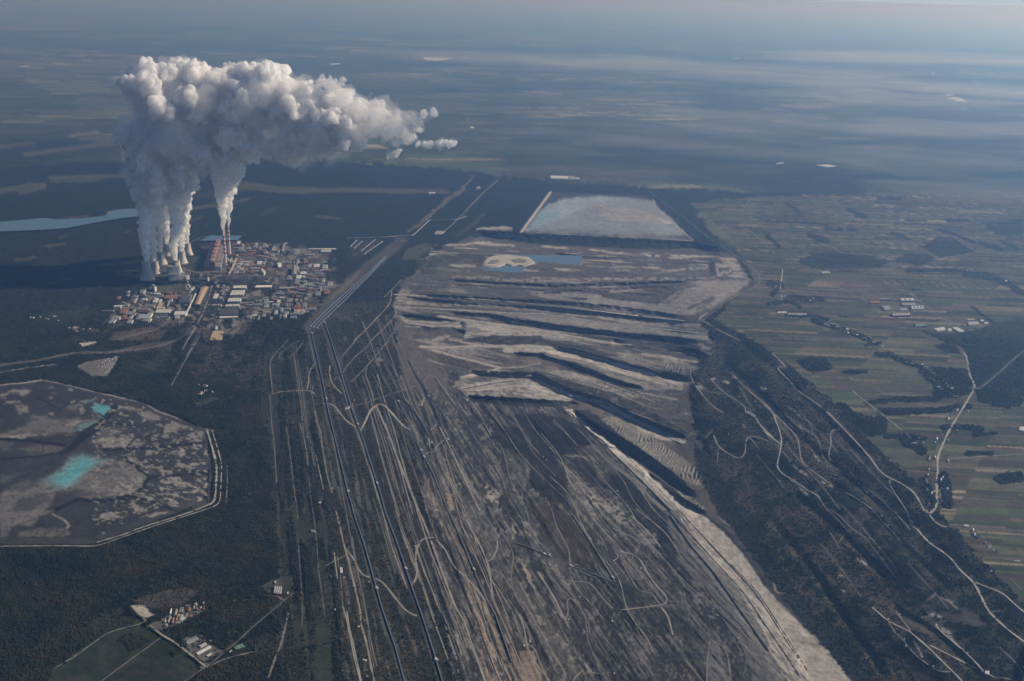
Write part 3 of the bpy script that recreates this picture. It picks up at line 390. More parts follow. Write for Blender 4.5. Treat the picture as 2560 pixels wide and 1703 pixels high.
# right-hand slopes: scrub, rust and woods on benches
P('O', 'forest', 5, 8, .95, "1640,735 1700,765 1800,825 1905,915 2010,1020 2120,1120 2215,1240 2357,1390 2700,1700 2700,1800 2010,1800 1960,1568 1800,1345 1660,1180 1640,1050 1590,900 1600,860 1655,800", vg=.7)
P('O', (.070, .062, .042), 5, 10, .85, "1640,780 1800,830 1905,920 2010,1030 2120,1130 2215,1250 2357,1400 2700,1700 2010,1800 1960,1568 1800,1345 1660,1180 1640,1050 1590,900", vg=.25, brk=(.44, .56, fbm(U / 40 + V / 80, V / 26, 171, 4)))
P('O', 'scrub', 4, 10, .9, "560,830 720,780 760,1200 800,1568 830,1750 700,1750 640,1300 620,1000", vg=.2, brk=(.42, .55, ST1))
for q in ("622,900 640,1100 655,1568", "660,940 685,1200 715,1568", "700,900 735,1100 770,1400"): S('O', 'dark', 7, 3, 2, .6, q, vg=0)
P('O', 'rust', 8, 12, .8, "1590,1040 1780,1060 1860,1150 1960,1190 2060,1300 2120,1400 2000,1440 1900,1330 1790,1230 1640,1150", vg=.35, brk=(.45, .58, PT)); P('O', 'rust', 8, 12, .6, "1780,880 1960,960 2040,1080 1960,1100 1800,1000", vg=.4, brk=(.48, .6, PT)); P('O', 'scrub', 8, 12, .6, "1600,880 1760,900 1780,1060 1640,1060", vg=.4, brk=(.45, .58, PT)); P('O', 'scrub', 8, 10, .7, "2060,1340 2160,1330 2240,1400 2357,1500 2357,1568 2200,1500 2080,1440", vg=.2, brk=(.45, .55, PT)); P('O', 'mud', 6, 8, .6, "2050,1400 2140,1390 2190,1440 2150,1470 2060,1440", vg=0, brk=(.42, .52, PTF)); P('33', 'plum', 5, 5, .7, "1620,940 1850,910 2080,1040 1900,1060 1700,1020", vg=0); P('33', 'rust', 5, 6, .7, "1780,250 2000,260 2000,420 1900,520 1700,420", vg=.3, brk=(.42, .55, PT)); P('33', 'rust', 5, 5, .7, "1100,1270 1300,1330 1450,1450 1560,1568 1400,1568 1250,1400", vg=.2)
for k, (wd, q) in enumerate((([2, 4, 3], "180,700 300,790 420,860"), ([2, 5, 4, 2], "140,570 200,610 330,720 400,770"), ([3, 9, 6, 2], "200,1110 260,1160 350,1230 430,1300"), ([3, 8, 5], "490,1290 560,1330 640,1350"), ([2, 6, 2], "430,1050 470,1110"), ([3, 10, 12, 4], "800,1290 870,1330 930,1390 1020,1440"), ([2, 5, 2], "550,1150 640,1190 760,1250"), ([2, 8, 8, 2], "200,1260 330,1380 420,1430 470,1480"), ([2, 4, 2], "90,1270 170,1310"))): S('32', 'pale', wd, 1.5, 4, .75, q, brk=(.35, .48, PTF))
for wd, q in (([3, 8, 5], "800,410 860,470 920,500"), ([3, 6, 3], "1480,820 1520,780 1560,720"), ([3, 7, 5], "1160,860 1190,920 1230,1000"), ([4, 14, 10, 3], "1560,1050 1650,1110 1760,1250"), ([4, 12, 4], "1430,970 1540,950 1640,1000"), ([3, 7, 3], "1600,800 1680,830 1760,910"), ([2, 6, 3], "1340,1200 1420,1330"), ([2, 5, 2], "1160,1100 1240,1180"), ([2, 6, 2], "500,540 530,560"), ([2, 6, 2], "660,590 700,600"), ([2, 6, 2], "670,720 710,735"), ([2, 5, 2], "800,90 860,110"), ([3, 9, 3], "1290,20 1330,110 1400,190")): S('33', 'pale', wd, 1.5, 4, .75, q, brk=(.32, .46, PTF))
for wd, q in (([3, 8, 3], "1700,420 1790,440"), ([3, 8, 3], "1960,370 2010,385"), ([2, 7, 3], "1560,670 1650,680"), ([3, 6, 2], "2290,430 2340,450"), ([3, 5, 2], "1700,830 1760,840"), ([3, 6, 3], "2120,770 2150,790"), ([3, 5, 3], "1830,350 1870,350")): S('22', 'pale', wd, 1.5, 4, .8, q)
for th, dp, q in ((12, 22, "1690,760 1800,850 1910,960 2010,1060"), (14, 26, "1650,800 1760,900 1850,1000 1960,1090 2060,1180"), (14, 24, "1900,1090 2000,1160 2100,1260 2200,1350"), (16, 26, "1830,1120 1950,1220 2060,1330"), (12, 22, "2050,1380 2160,1450 2280,1560"), (18, 30, "1780,1180 1880,1300 1960,1420 2060,1560")): B('O', th, dp * .5, 16, q)
i, mk = pmask(T('O', "905,690 985,590 1690,590 1740,650 1640,730 1640,790 1590,900 1620,1000 1500,1010 1300,920 1050,905 955,800"), 6, 4)
for fld, lw, c, al in ((ST2 * 9, .9, 'dark', .45), (ST2 * 9 + .3, .8, 'sand', .3), (ST2F * 4, .7, 'dark', .25)): col[i] = lerp(col[i], c_(c), contour(fld, lw)[i] * mk * al)
stp = ST2 * 8; hgt[i] -= (mk * 1.0 * (np.floor(stp) + sst(.75, 1, stp - np.floor(stp)))[i])
P('O', 'mud', 4, 6, .35, "905,690 940,650 1640,640 1640,790 1590,900 1620,1000 1500,1010 1300,920 1050,905 955,800", brk=(.56, .66, PTF))
for q in (K1P, K2P): S('P', 'coal', 5, 1.5, .6, .85, q, vg=0); S('P', 'mud', 12, 3, 1.5, .6, q, vg=0); S('P', 'coal', 4, 1.2, .6, .85, q, vg=0)
# tracks in the pit that are part of the ground
for q in ("280,640 600,950 1000,1400", "0,60 240,330 420,640 600,980", "500,60 640,200 860,560", "1380,500 1600,800 1830,1200", "1050,950 1250,1200", "1640,480 1900,800 2200,1180", "600,640 760,900 900,1120 1100,1350", "240,500 420,820 600,1200"): S('23', 'coal', [2, 3.5, 2], 1, 1.5, .6, q)
for q in ("700,980 1000,1180 1300,1440", "760,960 1080,1190", "1000,1060 1240,1260"): S('22', 'coal', 1.6, .7, .6, .7, q)
for q in ("1450,40 1650,330 1850,560 2357,1290", "1400,60 1620,380 1840,640", "1560,40 1700,280 1860,470"): S('23', 'coal', [2, 3, 3], .9, .8, .6, q)
for q in ("0,760 150,900 420,1120", "0,1140 160,1400 240,1568", "0,1290 120,1500"): S('33', 'coal', [2, 3, 3], 1, 1, .45, q)
P('O', (.026, .029, .030), 4, 5, .92, "1595,1015 1640,1060 1700,1180 1790,1305 1885,1425 1990,1545 2090,1700 2045,1700 1972,1572 1860,1447 1760,1318 1706,1246 1652,1180 1605,1090", vg=.35)
hgt += relief([(0, 300, 0), (1200, 300, 0), (2357, 300, 0), (0, 600, 0), (0, 850, 0), (300, 860, 0), (560, 900, 0), (620, 1100, 0), (560, 1300, 0), (0, 1400, 0), (300, 1568, 0), (-200, 1100, 0), (200, 1050, 30), (400, 1050, 32), (100, 1180, 30), (300, 1160, 32), (50, 930, 30), (250, 950, 30), (440, 1010, 30), (700, 800, 0), (730, 1200, 0), (790, 1560, 0), (700, 1400, 0), (900, 640, 0), (880, 800, -6), (940, 1100, -25), (1000, 1400, -30), (1060, 1568, -36), (1080, 1300, -60), (1180, 1500, -80), (1250, 1200, -110), (1400, 1400, -140), (1400, 1560, -140), (1600, 1500, -150), (1000, 580, 0), (1300, 500, 30), (1450, 500, 30), (1300, 620, 0), (1660, 600, 0), (1300, 680, -25), (1000, 690, -20), (1200, 780, -60), (1500, 800, -70), (1050, 830, -50), (1300, 870, -100), (1500, 900, -110), (1150, 930, -95), (1350, 1000, -150), (1500, 1050, -150), (1500, 1200, -170), (1650, 1300, -150), (1800, 1500, -150), (1620, 1150, -150), (1740, 660, 0), (1660, 760, -15), (1700, 900, -60), (1800, 850, 0), (1790, 1000, -70), (1700, 1100, -130), (1900, 920, 0), (1900, 1060, -50), (1850, 1200, -120), (2020, 1040, 0), (2000, 1180, -60), (2130, 1140, 0), (2120, 1280, -50), (2000, 1350, -120), (1900, 1450, -150), (2230, 1260, 0), (2250, 1400, -30), (2150, 1480, -70), (2050, 1560, -130), (2357, 1400, 0), (2357, 1568, -40), (2300, 900, 0), (2000, 700, 0), (2600, 1200, 0), (600, 500, 0), (1800, 450, 0)])

# ------------------------------------------------------------------ finish the ground
near = sst(26000, 12000, RGf)
tex = (fbm(X / 22, Y / 22, 61, 3) - .5)
bare = np.clip(1 - veg, 0, 1)
col *= (1 + (1.3 * tex * near * (.45 + .55 * veg) + .45 * (n_a - .5) + .35 * (n_b - .5)))[:, None].clip(.25, 2)
canopy = veg * (6 + 16 * (fbm(X / 38, Y / 38, 71, 3) - .5)) * sst(20000, 9000, RGf)
hgt += canopy + (5 * (n_a - .5) + 4 * tex) * bare * MINE
hz = hgt
k = (H - hz) / H
GX, GY = X * k, Y * k
gm = bpy.data.materials.new('ground'); gm.use_nodes = True; n = gm.node_tree; b = n.nodes['Principled BSDF']
b.inputs['Roughness'].default_value = 1.0; b.inputs['Specular IOR Level'].default_value = 0.05
at_ = n.nodes.new('ShaderNodeAttribute'); at_.attribute_name = 'soil'
geo = n.nodes.new('ShaderNodeNewGeometry'); nz = n.nodes.new('ShaderNodeTexNoise'); nz.inputs['Scale'].default_value = 0.09; nz.inputs['Detail'].default_value = 4
mr = n.nodes.new('ShaderNodeMapRange'); mr.inputs['To Min'].default_value = .6; mr.inputs['To Max'].default_value = 1.4
mx = n.nodes.new('ShaderNodeMix'); mx.data_type = 'RGBA'; mx.blend_type = 'MULTIPLY'; mx.inputs['Factor'].default_value = 1
n.links.new(geo.outputs['Position'], nz.inputs['Vector']); n.links.new(nz.outputs['Fac'], mr.inputs['Value'])
n.links.new(at_.outputs['Color'], mx.inputs['A']); n.links.new(mr.outputs[0], mx.inputs['B']); n.links.new(mx.outputs['Result'], b.inputs['Base Color'])
idx = np.arange(NC * NR).reshape(NR, NC)
Q = np.stack([idx[:-1, :-1], idx[1:, :-1], idx[1:, 1:], idx[:-1, 1:]], -1).reshape(-1, 4)
ground = np_mesh('ground', np.stack([GX, GY, hz], -1), Q, gm, True)
ca = ground.data.attributes.new('soil', 'FLOAT_COLOR', 'POINT')
ca.data.foreach_set('color', np.concatenate([col, np.ones((len(col), 1))], 1).astype(np.float32).ravel())
tag(ground, kind='structure')
# the rest of the land, all round and beneath the viewer
vs_, fs_ = [], []
rr = [0.0] + [H / math.tan(math.radians(d)) for d in (70, 55, 40.5, 30, 20, 12, 6, 3, 1, .34)]
angs = np.radians(np.linspace(32.0, 328.0, 60))
for r in rr:
    for a in angs: vs_.append((r * math.sin(a), r * math.cos(a), -0.5))
for i in range(len(rr) - 1):
    for j in range(59): fs_.append((i * 60 + j, (i + 1) * 60 + j, (i + 1) * 60 + j + 1, i * 60 + j + 1))
o = len(vs_); angs2 = np.radians(np.linspace(-32.0, 32.0, 16))
for r in rr[:4]:
    for a in angs2: vs_.append((r * math.sin(a), r * math.cos(a), -0.5))
for i in range(3):
    for j in range(15): fs_.append((o + i * 16 + j, o + (i + 1) * 16 + j, o + (i + 1) * 16 + j + 1, o + i * 16 + j + 1))
tag(mesh('land', vs_, fs_, mat('far_land', (.06, .065, .04), 1, .3, .002)), kind='structure')
def zat(u, v):
    """ground height under the map point (u, v)"""
    x, y, _ = at(u, v); a = math.atan2(x, y); d = math.atan2(H, math.hypot(x, y))
    fi = min(max((a - az[0]) / (az[1] - az[0]), 0), NC - 1.01); fj = min(max((d - dep[0]) / (dep[1] - dep[0]), 0), NR - 1.01)
    i, j = int(fi), int(fj); s, t = fi - i, fj - j; h = HG
    return (h[j, i] * (1 - s) + h[j, i + 1] * s) * (1 - t) + (h[j + 1, i] * (1 - s) + h[j + 1, i + 1] * s) * t
HG = hz.reshape(NR, NC)
# ------------------------------------------------------------------ builders
class MB:
    def __init__(s): s.v = []; s.f = []; s.m = []
    def quad(s, a, b, c, d, mi=0):
        n = len(s.v); s.v += [tuple(a), tuple(b), tuple(c), tuple(d)]; s.f.append((n, n + 1, n + 2, n + 3)); s.m.append(mi)
    def prism(s, base, z0, z1, top=1, side=0, inset=0.0, close=True):
        """walls and roof over a base outline (list of x, y, counter-clockwise)"""
        n = len(s.v); k = len(base); s.v += [(x, y, z0) for x, y in base] + [(x, y, z1) for x, y in base]
        for i in range(k): s.f.append((n + i, n + (i + 1) % k, n + k + (i + 1) % k, n + k + i)); s.m.append(side)
        if close: s.f.append(tuple(n + k + i for i in range(k))); s.m.append(top)
    def box(s, c, sz, mi=0, rz=0.0):
        x, y, z = c; a, b = sz[0] / 2, sz[1] / 2; ca, sa = math.cos(rz), math.sin(rz)
        s.prism([(x + ca * p - sa * q, y + sa * p + ca * q) for p, q in ((-a, -b), (a, -b), (a, b), (-a, b))], z, z + sz[2], mi, mi)
    def gable(s, base, z0, zw, zr, side=0, top=1):
        """walls with a pitched roof; the ridge joins the middles of the two short sides of a four-cornered base"""
        b = [np.array(p) for p in base]
        if np.linalg.norm(b[1] - b[0]) < np.linalg.norm(b[2] - b[1]): b = b[1:] + b[:1]
        s.prism([tuple(p) for p in b], z0, zw, side, side, close=False)
        r1 = (b[0] + b[3]) / 2; r2 = (b[1] + b[2]) / 2; n = len(s.v)
        s.v += [(*p, zw) for p in b] + [(*r1, zr), (*r2, zr)]
        for q, mi in (((0, 1, 5, 4), top), ((2, 3, 4, 5), top), ((3, 0, 4), side), ((1, 2, 5), side)): s.f.append(tuple(n + i for i in q)); s.m.append(mi)
    def lathe(s, prof, seg=32, mi=0, c=(0, 0)):
        n = len(s.v); k = len(prof)
        for r, z in prof: s.v += [(c[0] + r * math.cos(2 * math.pi * i / seg), c[1] + r * math.sin(2 * math.pi * i / seg), z) for i in range(seg)]
        for j in range(k - 1):
            for i in range(seg):
                i2 = (i + 1) % seg; s.f.append((n + j * seg + i, n + j * seg + i2, n + (j + 1) * seg + i2, n + (j + 1) * seg + i)); s.m.append(mi)
    def bar(s, p, q, wd, ht, mi=0):
        p, q = np.array(p, float), np.array(q, float); d = q - p; l = np.hypot(d[0], d[1]) + 1e-6; nx, ny = -d[1] / l * wd / 2, d[0] / l * wd / 2; n = len(s.v)
        for e in (p, q): s.v += [(e[0] + nx, e[1] + ny, e[2]), (e[0] - nx, e[1] - ny, e[2]), (e[0] - nx, e[1] - ny, e[2] + ht), (e[0] + nx, e[1] + ny, e[2] + ht)]
        for q_ in ((0, 1, 5, 4), (1, 2, 6, 5), (2, 3, 7, 6), (3, 0, 4, 7), (0, 3, 2, 1), (4, 5, 6, 7)): s.f.append(tuple(n + i for i in q_)); s.m.append(mi)
    def build(s, name, mats, parent=None, smooth=False):
        me = bpy.data.meshes.new(name); me.from_pydata(s.v, [], s.f)
        for x in (mats if isinstance(mats, (list, tuple)) else [mats]): me.materials.append(x)
        me.polygons.foreach_set('material_index', np.minimum(s.m, len(me.materials) - 1).astype(np.int32)); me.update()
        if smooth: me.polygons.foreach_set('use_smooth', [True] * len(me.polygons))
        o = bpy.data.objects.new(name, me); COL.objects.link(o)
        if parent: o.parent = parent
        return o
W_ = dict(grey=mat('wall_grey', (.36, .36, .35), .8, .12, .02), blue=mat('wall_blue', (.30, .35, .40), .7, .1, .02), white=mat('paint_white', (.58, .575, .555), .6, .08, .03), dark=mat('roof_dark', (.075, .078, .085), .8, .2, .03),
          mid=mat('roof_grey', (.22, .22, .215), .8, .2, .03), tan=mat('roof_tan', (.46, .35, .24), .85, .12, .01), brick=mat('wall_brick', (.20, .125, .095), .9, .15, .02), red=mat('paint_red', (.42, .035, .03), .6, .12, .05), green=mat('roof_green', (.16, .25, .21), .7, .12, .02),
          conc=mat('concrete', (.52, .50, .46), .9, .12, .015), steel=mat('steel', (.42, .44, .46), .4, .1, .05, .5), glass=mat('window_glass', (.05, .06, .07), .15, .1, .02, 0, .5), rust=mat('roof_rust', (.24, .13, .085), .9, .2, .03), belt=mat('belt_cover', (.24, .31, .42), .35, .08, .05, .3), coal=mat('coal', (.03, .03, .032), .95, .3, .03), pale=mat('roof_pale', (.31, .305, .29), .8, .15, .03))
def ground_xy(tile, pts, h=0.0):
    r_ = []
    for u, v in T(tile, pts):
        g = zat(u, v); p = at(u, v, g + h); r_.append((p[0], p[1], g))
    return r_
def ccw(b):
    a = sum(b[i][0] * b[(i + 1) % len(b)][1] - b[(i + 1) % len(b)][0] * b[i][1] for i in range(len(b))); return b if a > 0 else b[::-1]
def hall(name, tile, pts, h, wall, roof, label, cat='building', group=None, pitched=False, saw=0, lights=0):
    """a hall whose roof outline was read off the photograph at roof height h"""
    q = ground_xy(tile, pts, h); g = min(p[2] for p in q); b = ccw([(p[0], p[1]) for p in q]); c = np.mean(b, 0); b = [(x - c[0], y - c[1]) for x, y in b]
    t = empty(name, (c[0], c[1], g)); tag(t, label, cat, group)
    w = MB(); w.prism(b, -3, h, close=False); w.build('wall', W_[wall], t)
    r = MB(); bb = [np.array(p) for p in b]
    if pitched:
        r.gable(b, h, h + .01, h + pitched, 0, 0)
    else: r.prism(b, h, h + .5)
    ro = r.build('roof', W_[roof], t)
    A, Bv = (bb[1] - bb[0], bb[3] - bb[0])
    if saw:
        # ridges run up the depth of the hall, their low sun side glazed white
        if abs(A[0]) < abs(Bv[0]): A, Bv = Bv, A
        o0 = bb[0]; s_ = None
        if A[0] < 0: o0 = bb[0] + A; A = -A
        pm = None
        for k in range(saw):
            p0 = o0 + A * ((k + .2) / saw); p1 = o0 + A * ((k + .72) / saw); pr = o0 + A * ((k + .45) / saw); hh = 5.0
            if pm is None:
                m_ = MB(); z = h + .6; e = p0 * 0; a0, a1, ar = p0 - p0, p1 - p0, pr - p0
                m_.quad((*a0, z), (*(a0 + Bv), z), (*(ar + Bv), z + hh), (*ar, z + hh), 1); m_.quad((*ar, z + hh), (*(ar + Bv), z + hh), (*(a1 + Bv), z), (*a1, z), 0)
                n = len(m_.v); m_.v += [(*a0, z), (*a1, z), (*ar, z + hh), (*(a0 + Bv), z), (*(a1 + Bv), z), (*(ar + Bv), z + hh)]; m_.f += [(n, n + 1, n + 2), (n + 4, n + 3, n + 5)]; m_.m += [0, 0]
                s_ = m_.build('skylight', [W_['white'], W_['dark']], t); s_.location = (*p0, 0); pm = s_
            else:
                s_ = pm.copy(); COL.objects.link(s_); s_.parent = t; s_.location = (*p0, 0)
    if lights:
        for k in range(lights):
            c0 = bb[0] + A * ((k + .5) / lights); m_ = MB(); p, q2 = c0 + Bv * .12, c0 + Bv * .88
            m_.bar((*p, h + .5), (*q2, h + .5), np.linalg.norm(A) / lights * .4, 1.6); m_.build('roof_light', W_['white'], ro)
    return t
RM = np.zeros((NR, NC), bool)
def clear(u, v, wi=1):
    """no trees on a road or belt"""
    n = len(u) * 8; u = np.interp(np.linspace(0, 1, n), np.linspace(0, 1, len(u)), u); v = np.interp(np.linspace(0, 1, n), np.linspace(0, 1, len(v)), v)
    for a, b in zip(u, v):
        x, y, _ = at(a, b); i = int((math.atan2(x, y) - az[0]) / (az[1] - az[0]) + .5); j = int((math.atan2(H, math.hypot(x, y)) - dep[0]) / (dep[1] - dep[0]) + .5); RM[max(j - wi - 1, 0):j + wi + 1, max(i - wi, 0):i + wi + 1] = True
def ribbon(name, tile, pts, wd, material, lift=1.0, kind='structure', step=8.0):
    """a strip laid over the ground"""
    px = T(tile, pts) if not isinstance(pts, np.ndarray) else pts; L = np.hypot(*(px[1:] - px[:-1]).T); cum = np.concatenate([[0], np.cumsum(L)]); n = max(int(cum[-1] / step), len(px)) + 1
    s_ = np.linspace(0, cum[-1], n); u = np.interp(s_, cum, px[:, 0]); v = np.interp(s_, cum, px[:, 1])
    if len(px) > 2:
        for _ in range(3): u[1:-1] = (u[:-2] + 2 * u[1:-1] + u[2:]) / 4; v[1:-1] = (v[:-2] + 2 * v[1:-1] + v[2:]) / 4
    C = []
    for a, b in zip(u, v):
        g = zat(a, b); C.append(at(a, b, g))
    C = np.array(C); D = np.gradient(C[:, :2], axis=0); D /= np.linalg.norm(D, axis=1)[:, None] + 1e-9; N = np.stack([-D[:, 1], D[:, 0]], 1)
    wv = wd * (1 + .35 * np.sin(np.arange(n) * 1.1 + px[0, 0]) * np.cos(np.arange(n) * .37))
    Vt = []; Fc = []
    for k in range(n):
        for sgn in (-1, 1):
            p = C[k, :2] + N[k] * sgn * wv[k] / 2; z = C[k, 2]
            if wd > 12: kk = H / (H - z); z = max(z, zat(*to_px(p[0] * kk, p[1] * kk, 0.0)))
            Vt.append((p[0], p[1], z + lift))
    for k in range(n - 1): Fc.append((2 * k, 2 * k + 1, 2 * k + 3, 2 * k + 2))
    Fc = [f[::-1] for f in Fc]
    clear(u, v); o = mesh(name, Vt, Fc, material); tag(o, kind=kind); return o, C, N
# ------------------------------------------------------------------ water
wm = bpy.data.materials.new('water'); wm.use_nodes = True; b = wm.node_tree.nodes['Principled BSDF']
b.inputs['Base Color'].default_value = (.10, .17, .25, 1); b.inputs['Roughness'].default_value = .25; b.inputs['Specular IOR Level'].default_value = .5
def water(name, tile, pts, z=3.0, m_=wm):
    q = ground_xy(tile, pts); v = [(x * (H - z) / H, y * (H - z) / H, z) if False else (x, y, g + z) for x, y, g in q]
    zz = float(np.mean([p[2] for p in v])); v = [(p[0], p[1], zz) for p in v]; b_ = ccw([(p[0], p[1]) for p in v]); v = [(x, y, zz) for x, y in b_]
    return tag(mesh(name, v, [tuple(range(len(v)))], m_), kind='structure')
bwm = wm.copy(); bwm.name = 'bright_water'; bwm.node_tree.nodes['Principled BSDF'].inputs['Base Color'].default_value = (.62, .64, .62, 1); bwm.node_tree.nodes['Principled BSDF'].inputs['Roughness'].default_value = .5
# ------------------------------------------------------------------ lakes, roads, belts
water('lake', '01', "-160,495 0,485 200,468 420,450 520,465 760,455 960,430 1030,392 1100,370 1290,362 1330,430 1130,452 1000,470 840,500 600,545 300,565 0,575 -160,580", 16)
water('pond', '01', "1835,660 1890,632 1935,612 2228,612 2190,655", 14)
water('pond', '21', "-356,915 -250,800 -60,775 120,788 650,812 590,962 130,945", 6)
sandm = mat('sand_bank', (.44, .40, .34), 1, .2, .004)
def islet(tile, pts, z, m_=sandm, nm='sand_bank'):
    q = ground_xy(tile, pts); zz = float(np.mean([p[2] for p in q])) + z; b_ = ccw([(p[0], p[1]) for p in q]); c = np.mean(b_, 0); k = len(b_)
    v = [(x, y, zz - 6) for x, y in b_] + [(c[0] + (x - c[0]) * .88, c[1] + (y - c[1]) * .88, zz + 5) for x, y in b_]
    return tag(mesh(nm, v, [(i, (i + 1) % k, k + (i + 1) % k, k + i) for i in range(k)] + [tuple(range(k, 2 * k))], m_), kind='structure')
islet('21', "-275,880 -275,850 -240,805 -190,790 -60,780 40,790 150,805 225,855 190,870 130,888 60,880 0,885 -60,870 -130,895 -210,892", 6)
islet('21', "-200,835 -130,830 -100,850 -160,870 -230,868", 9, mat('sand_pit', (.20, .185, .165), 1, .2, .004)); islet('21', "-20,830 60,820 150,840 120,860 20,862", 9, mat('sand_pit', (.20, .185, .165)))
for tl, q in (('10', "1530,532 1620,530 1700,535 1820,533 1760,545 1700,560 1620,557 1570,556"), ('10', "1885,532 1950,527 1950,533"), ('10', "2018,519 2060,513 2062,518"), ('10', "670,595 700,586 780,582 770,592 720,598"), ('00', "160,616 220,609 290,613 270,618"), ('10', "855,487 890,484 890,488"), ('20', "755,516 850,506 950,504 870,512"), ('20', "2010,535 2070,534 2128,540 2070,542")): water('lake', tl, q, 4, bwm)
rd = mat('dirt_road', (.29, .27, .24), 1, .25, .02); rd2 = mat('gravel_road', (.20, .188, .17), 1, .25, .02); asp = mat('asphalt', (.14, .14, .14), .9, .15, .02); rd3 = mat('worn_road', (.37, .35, .31), 1, .2, .02)
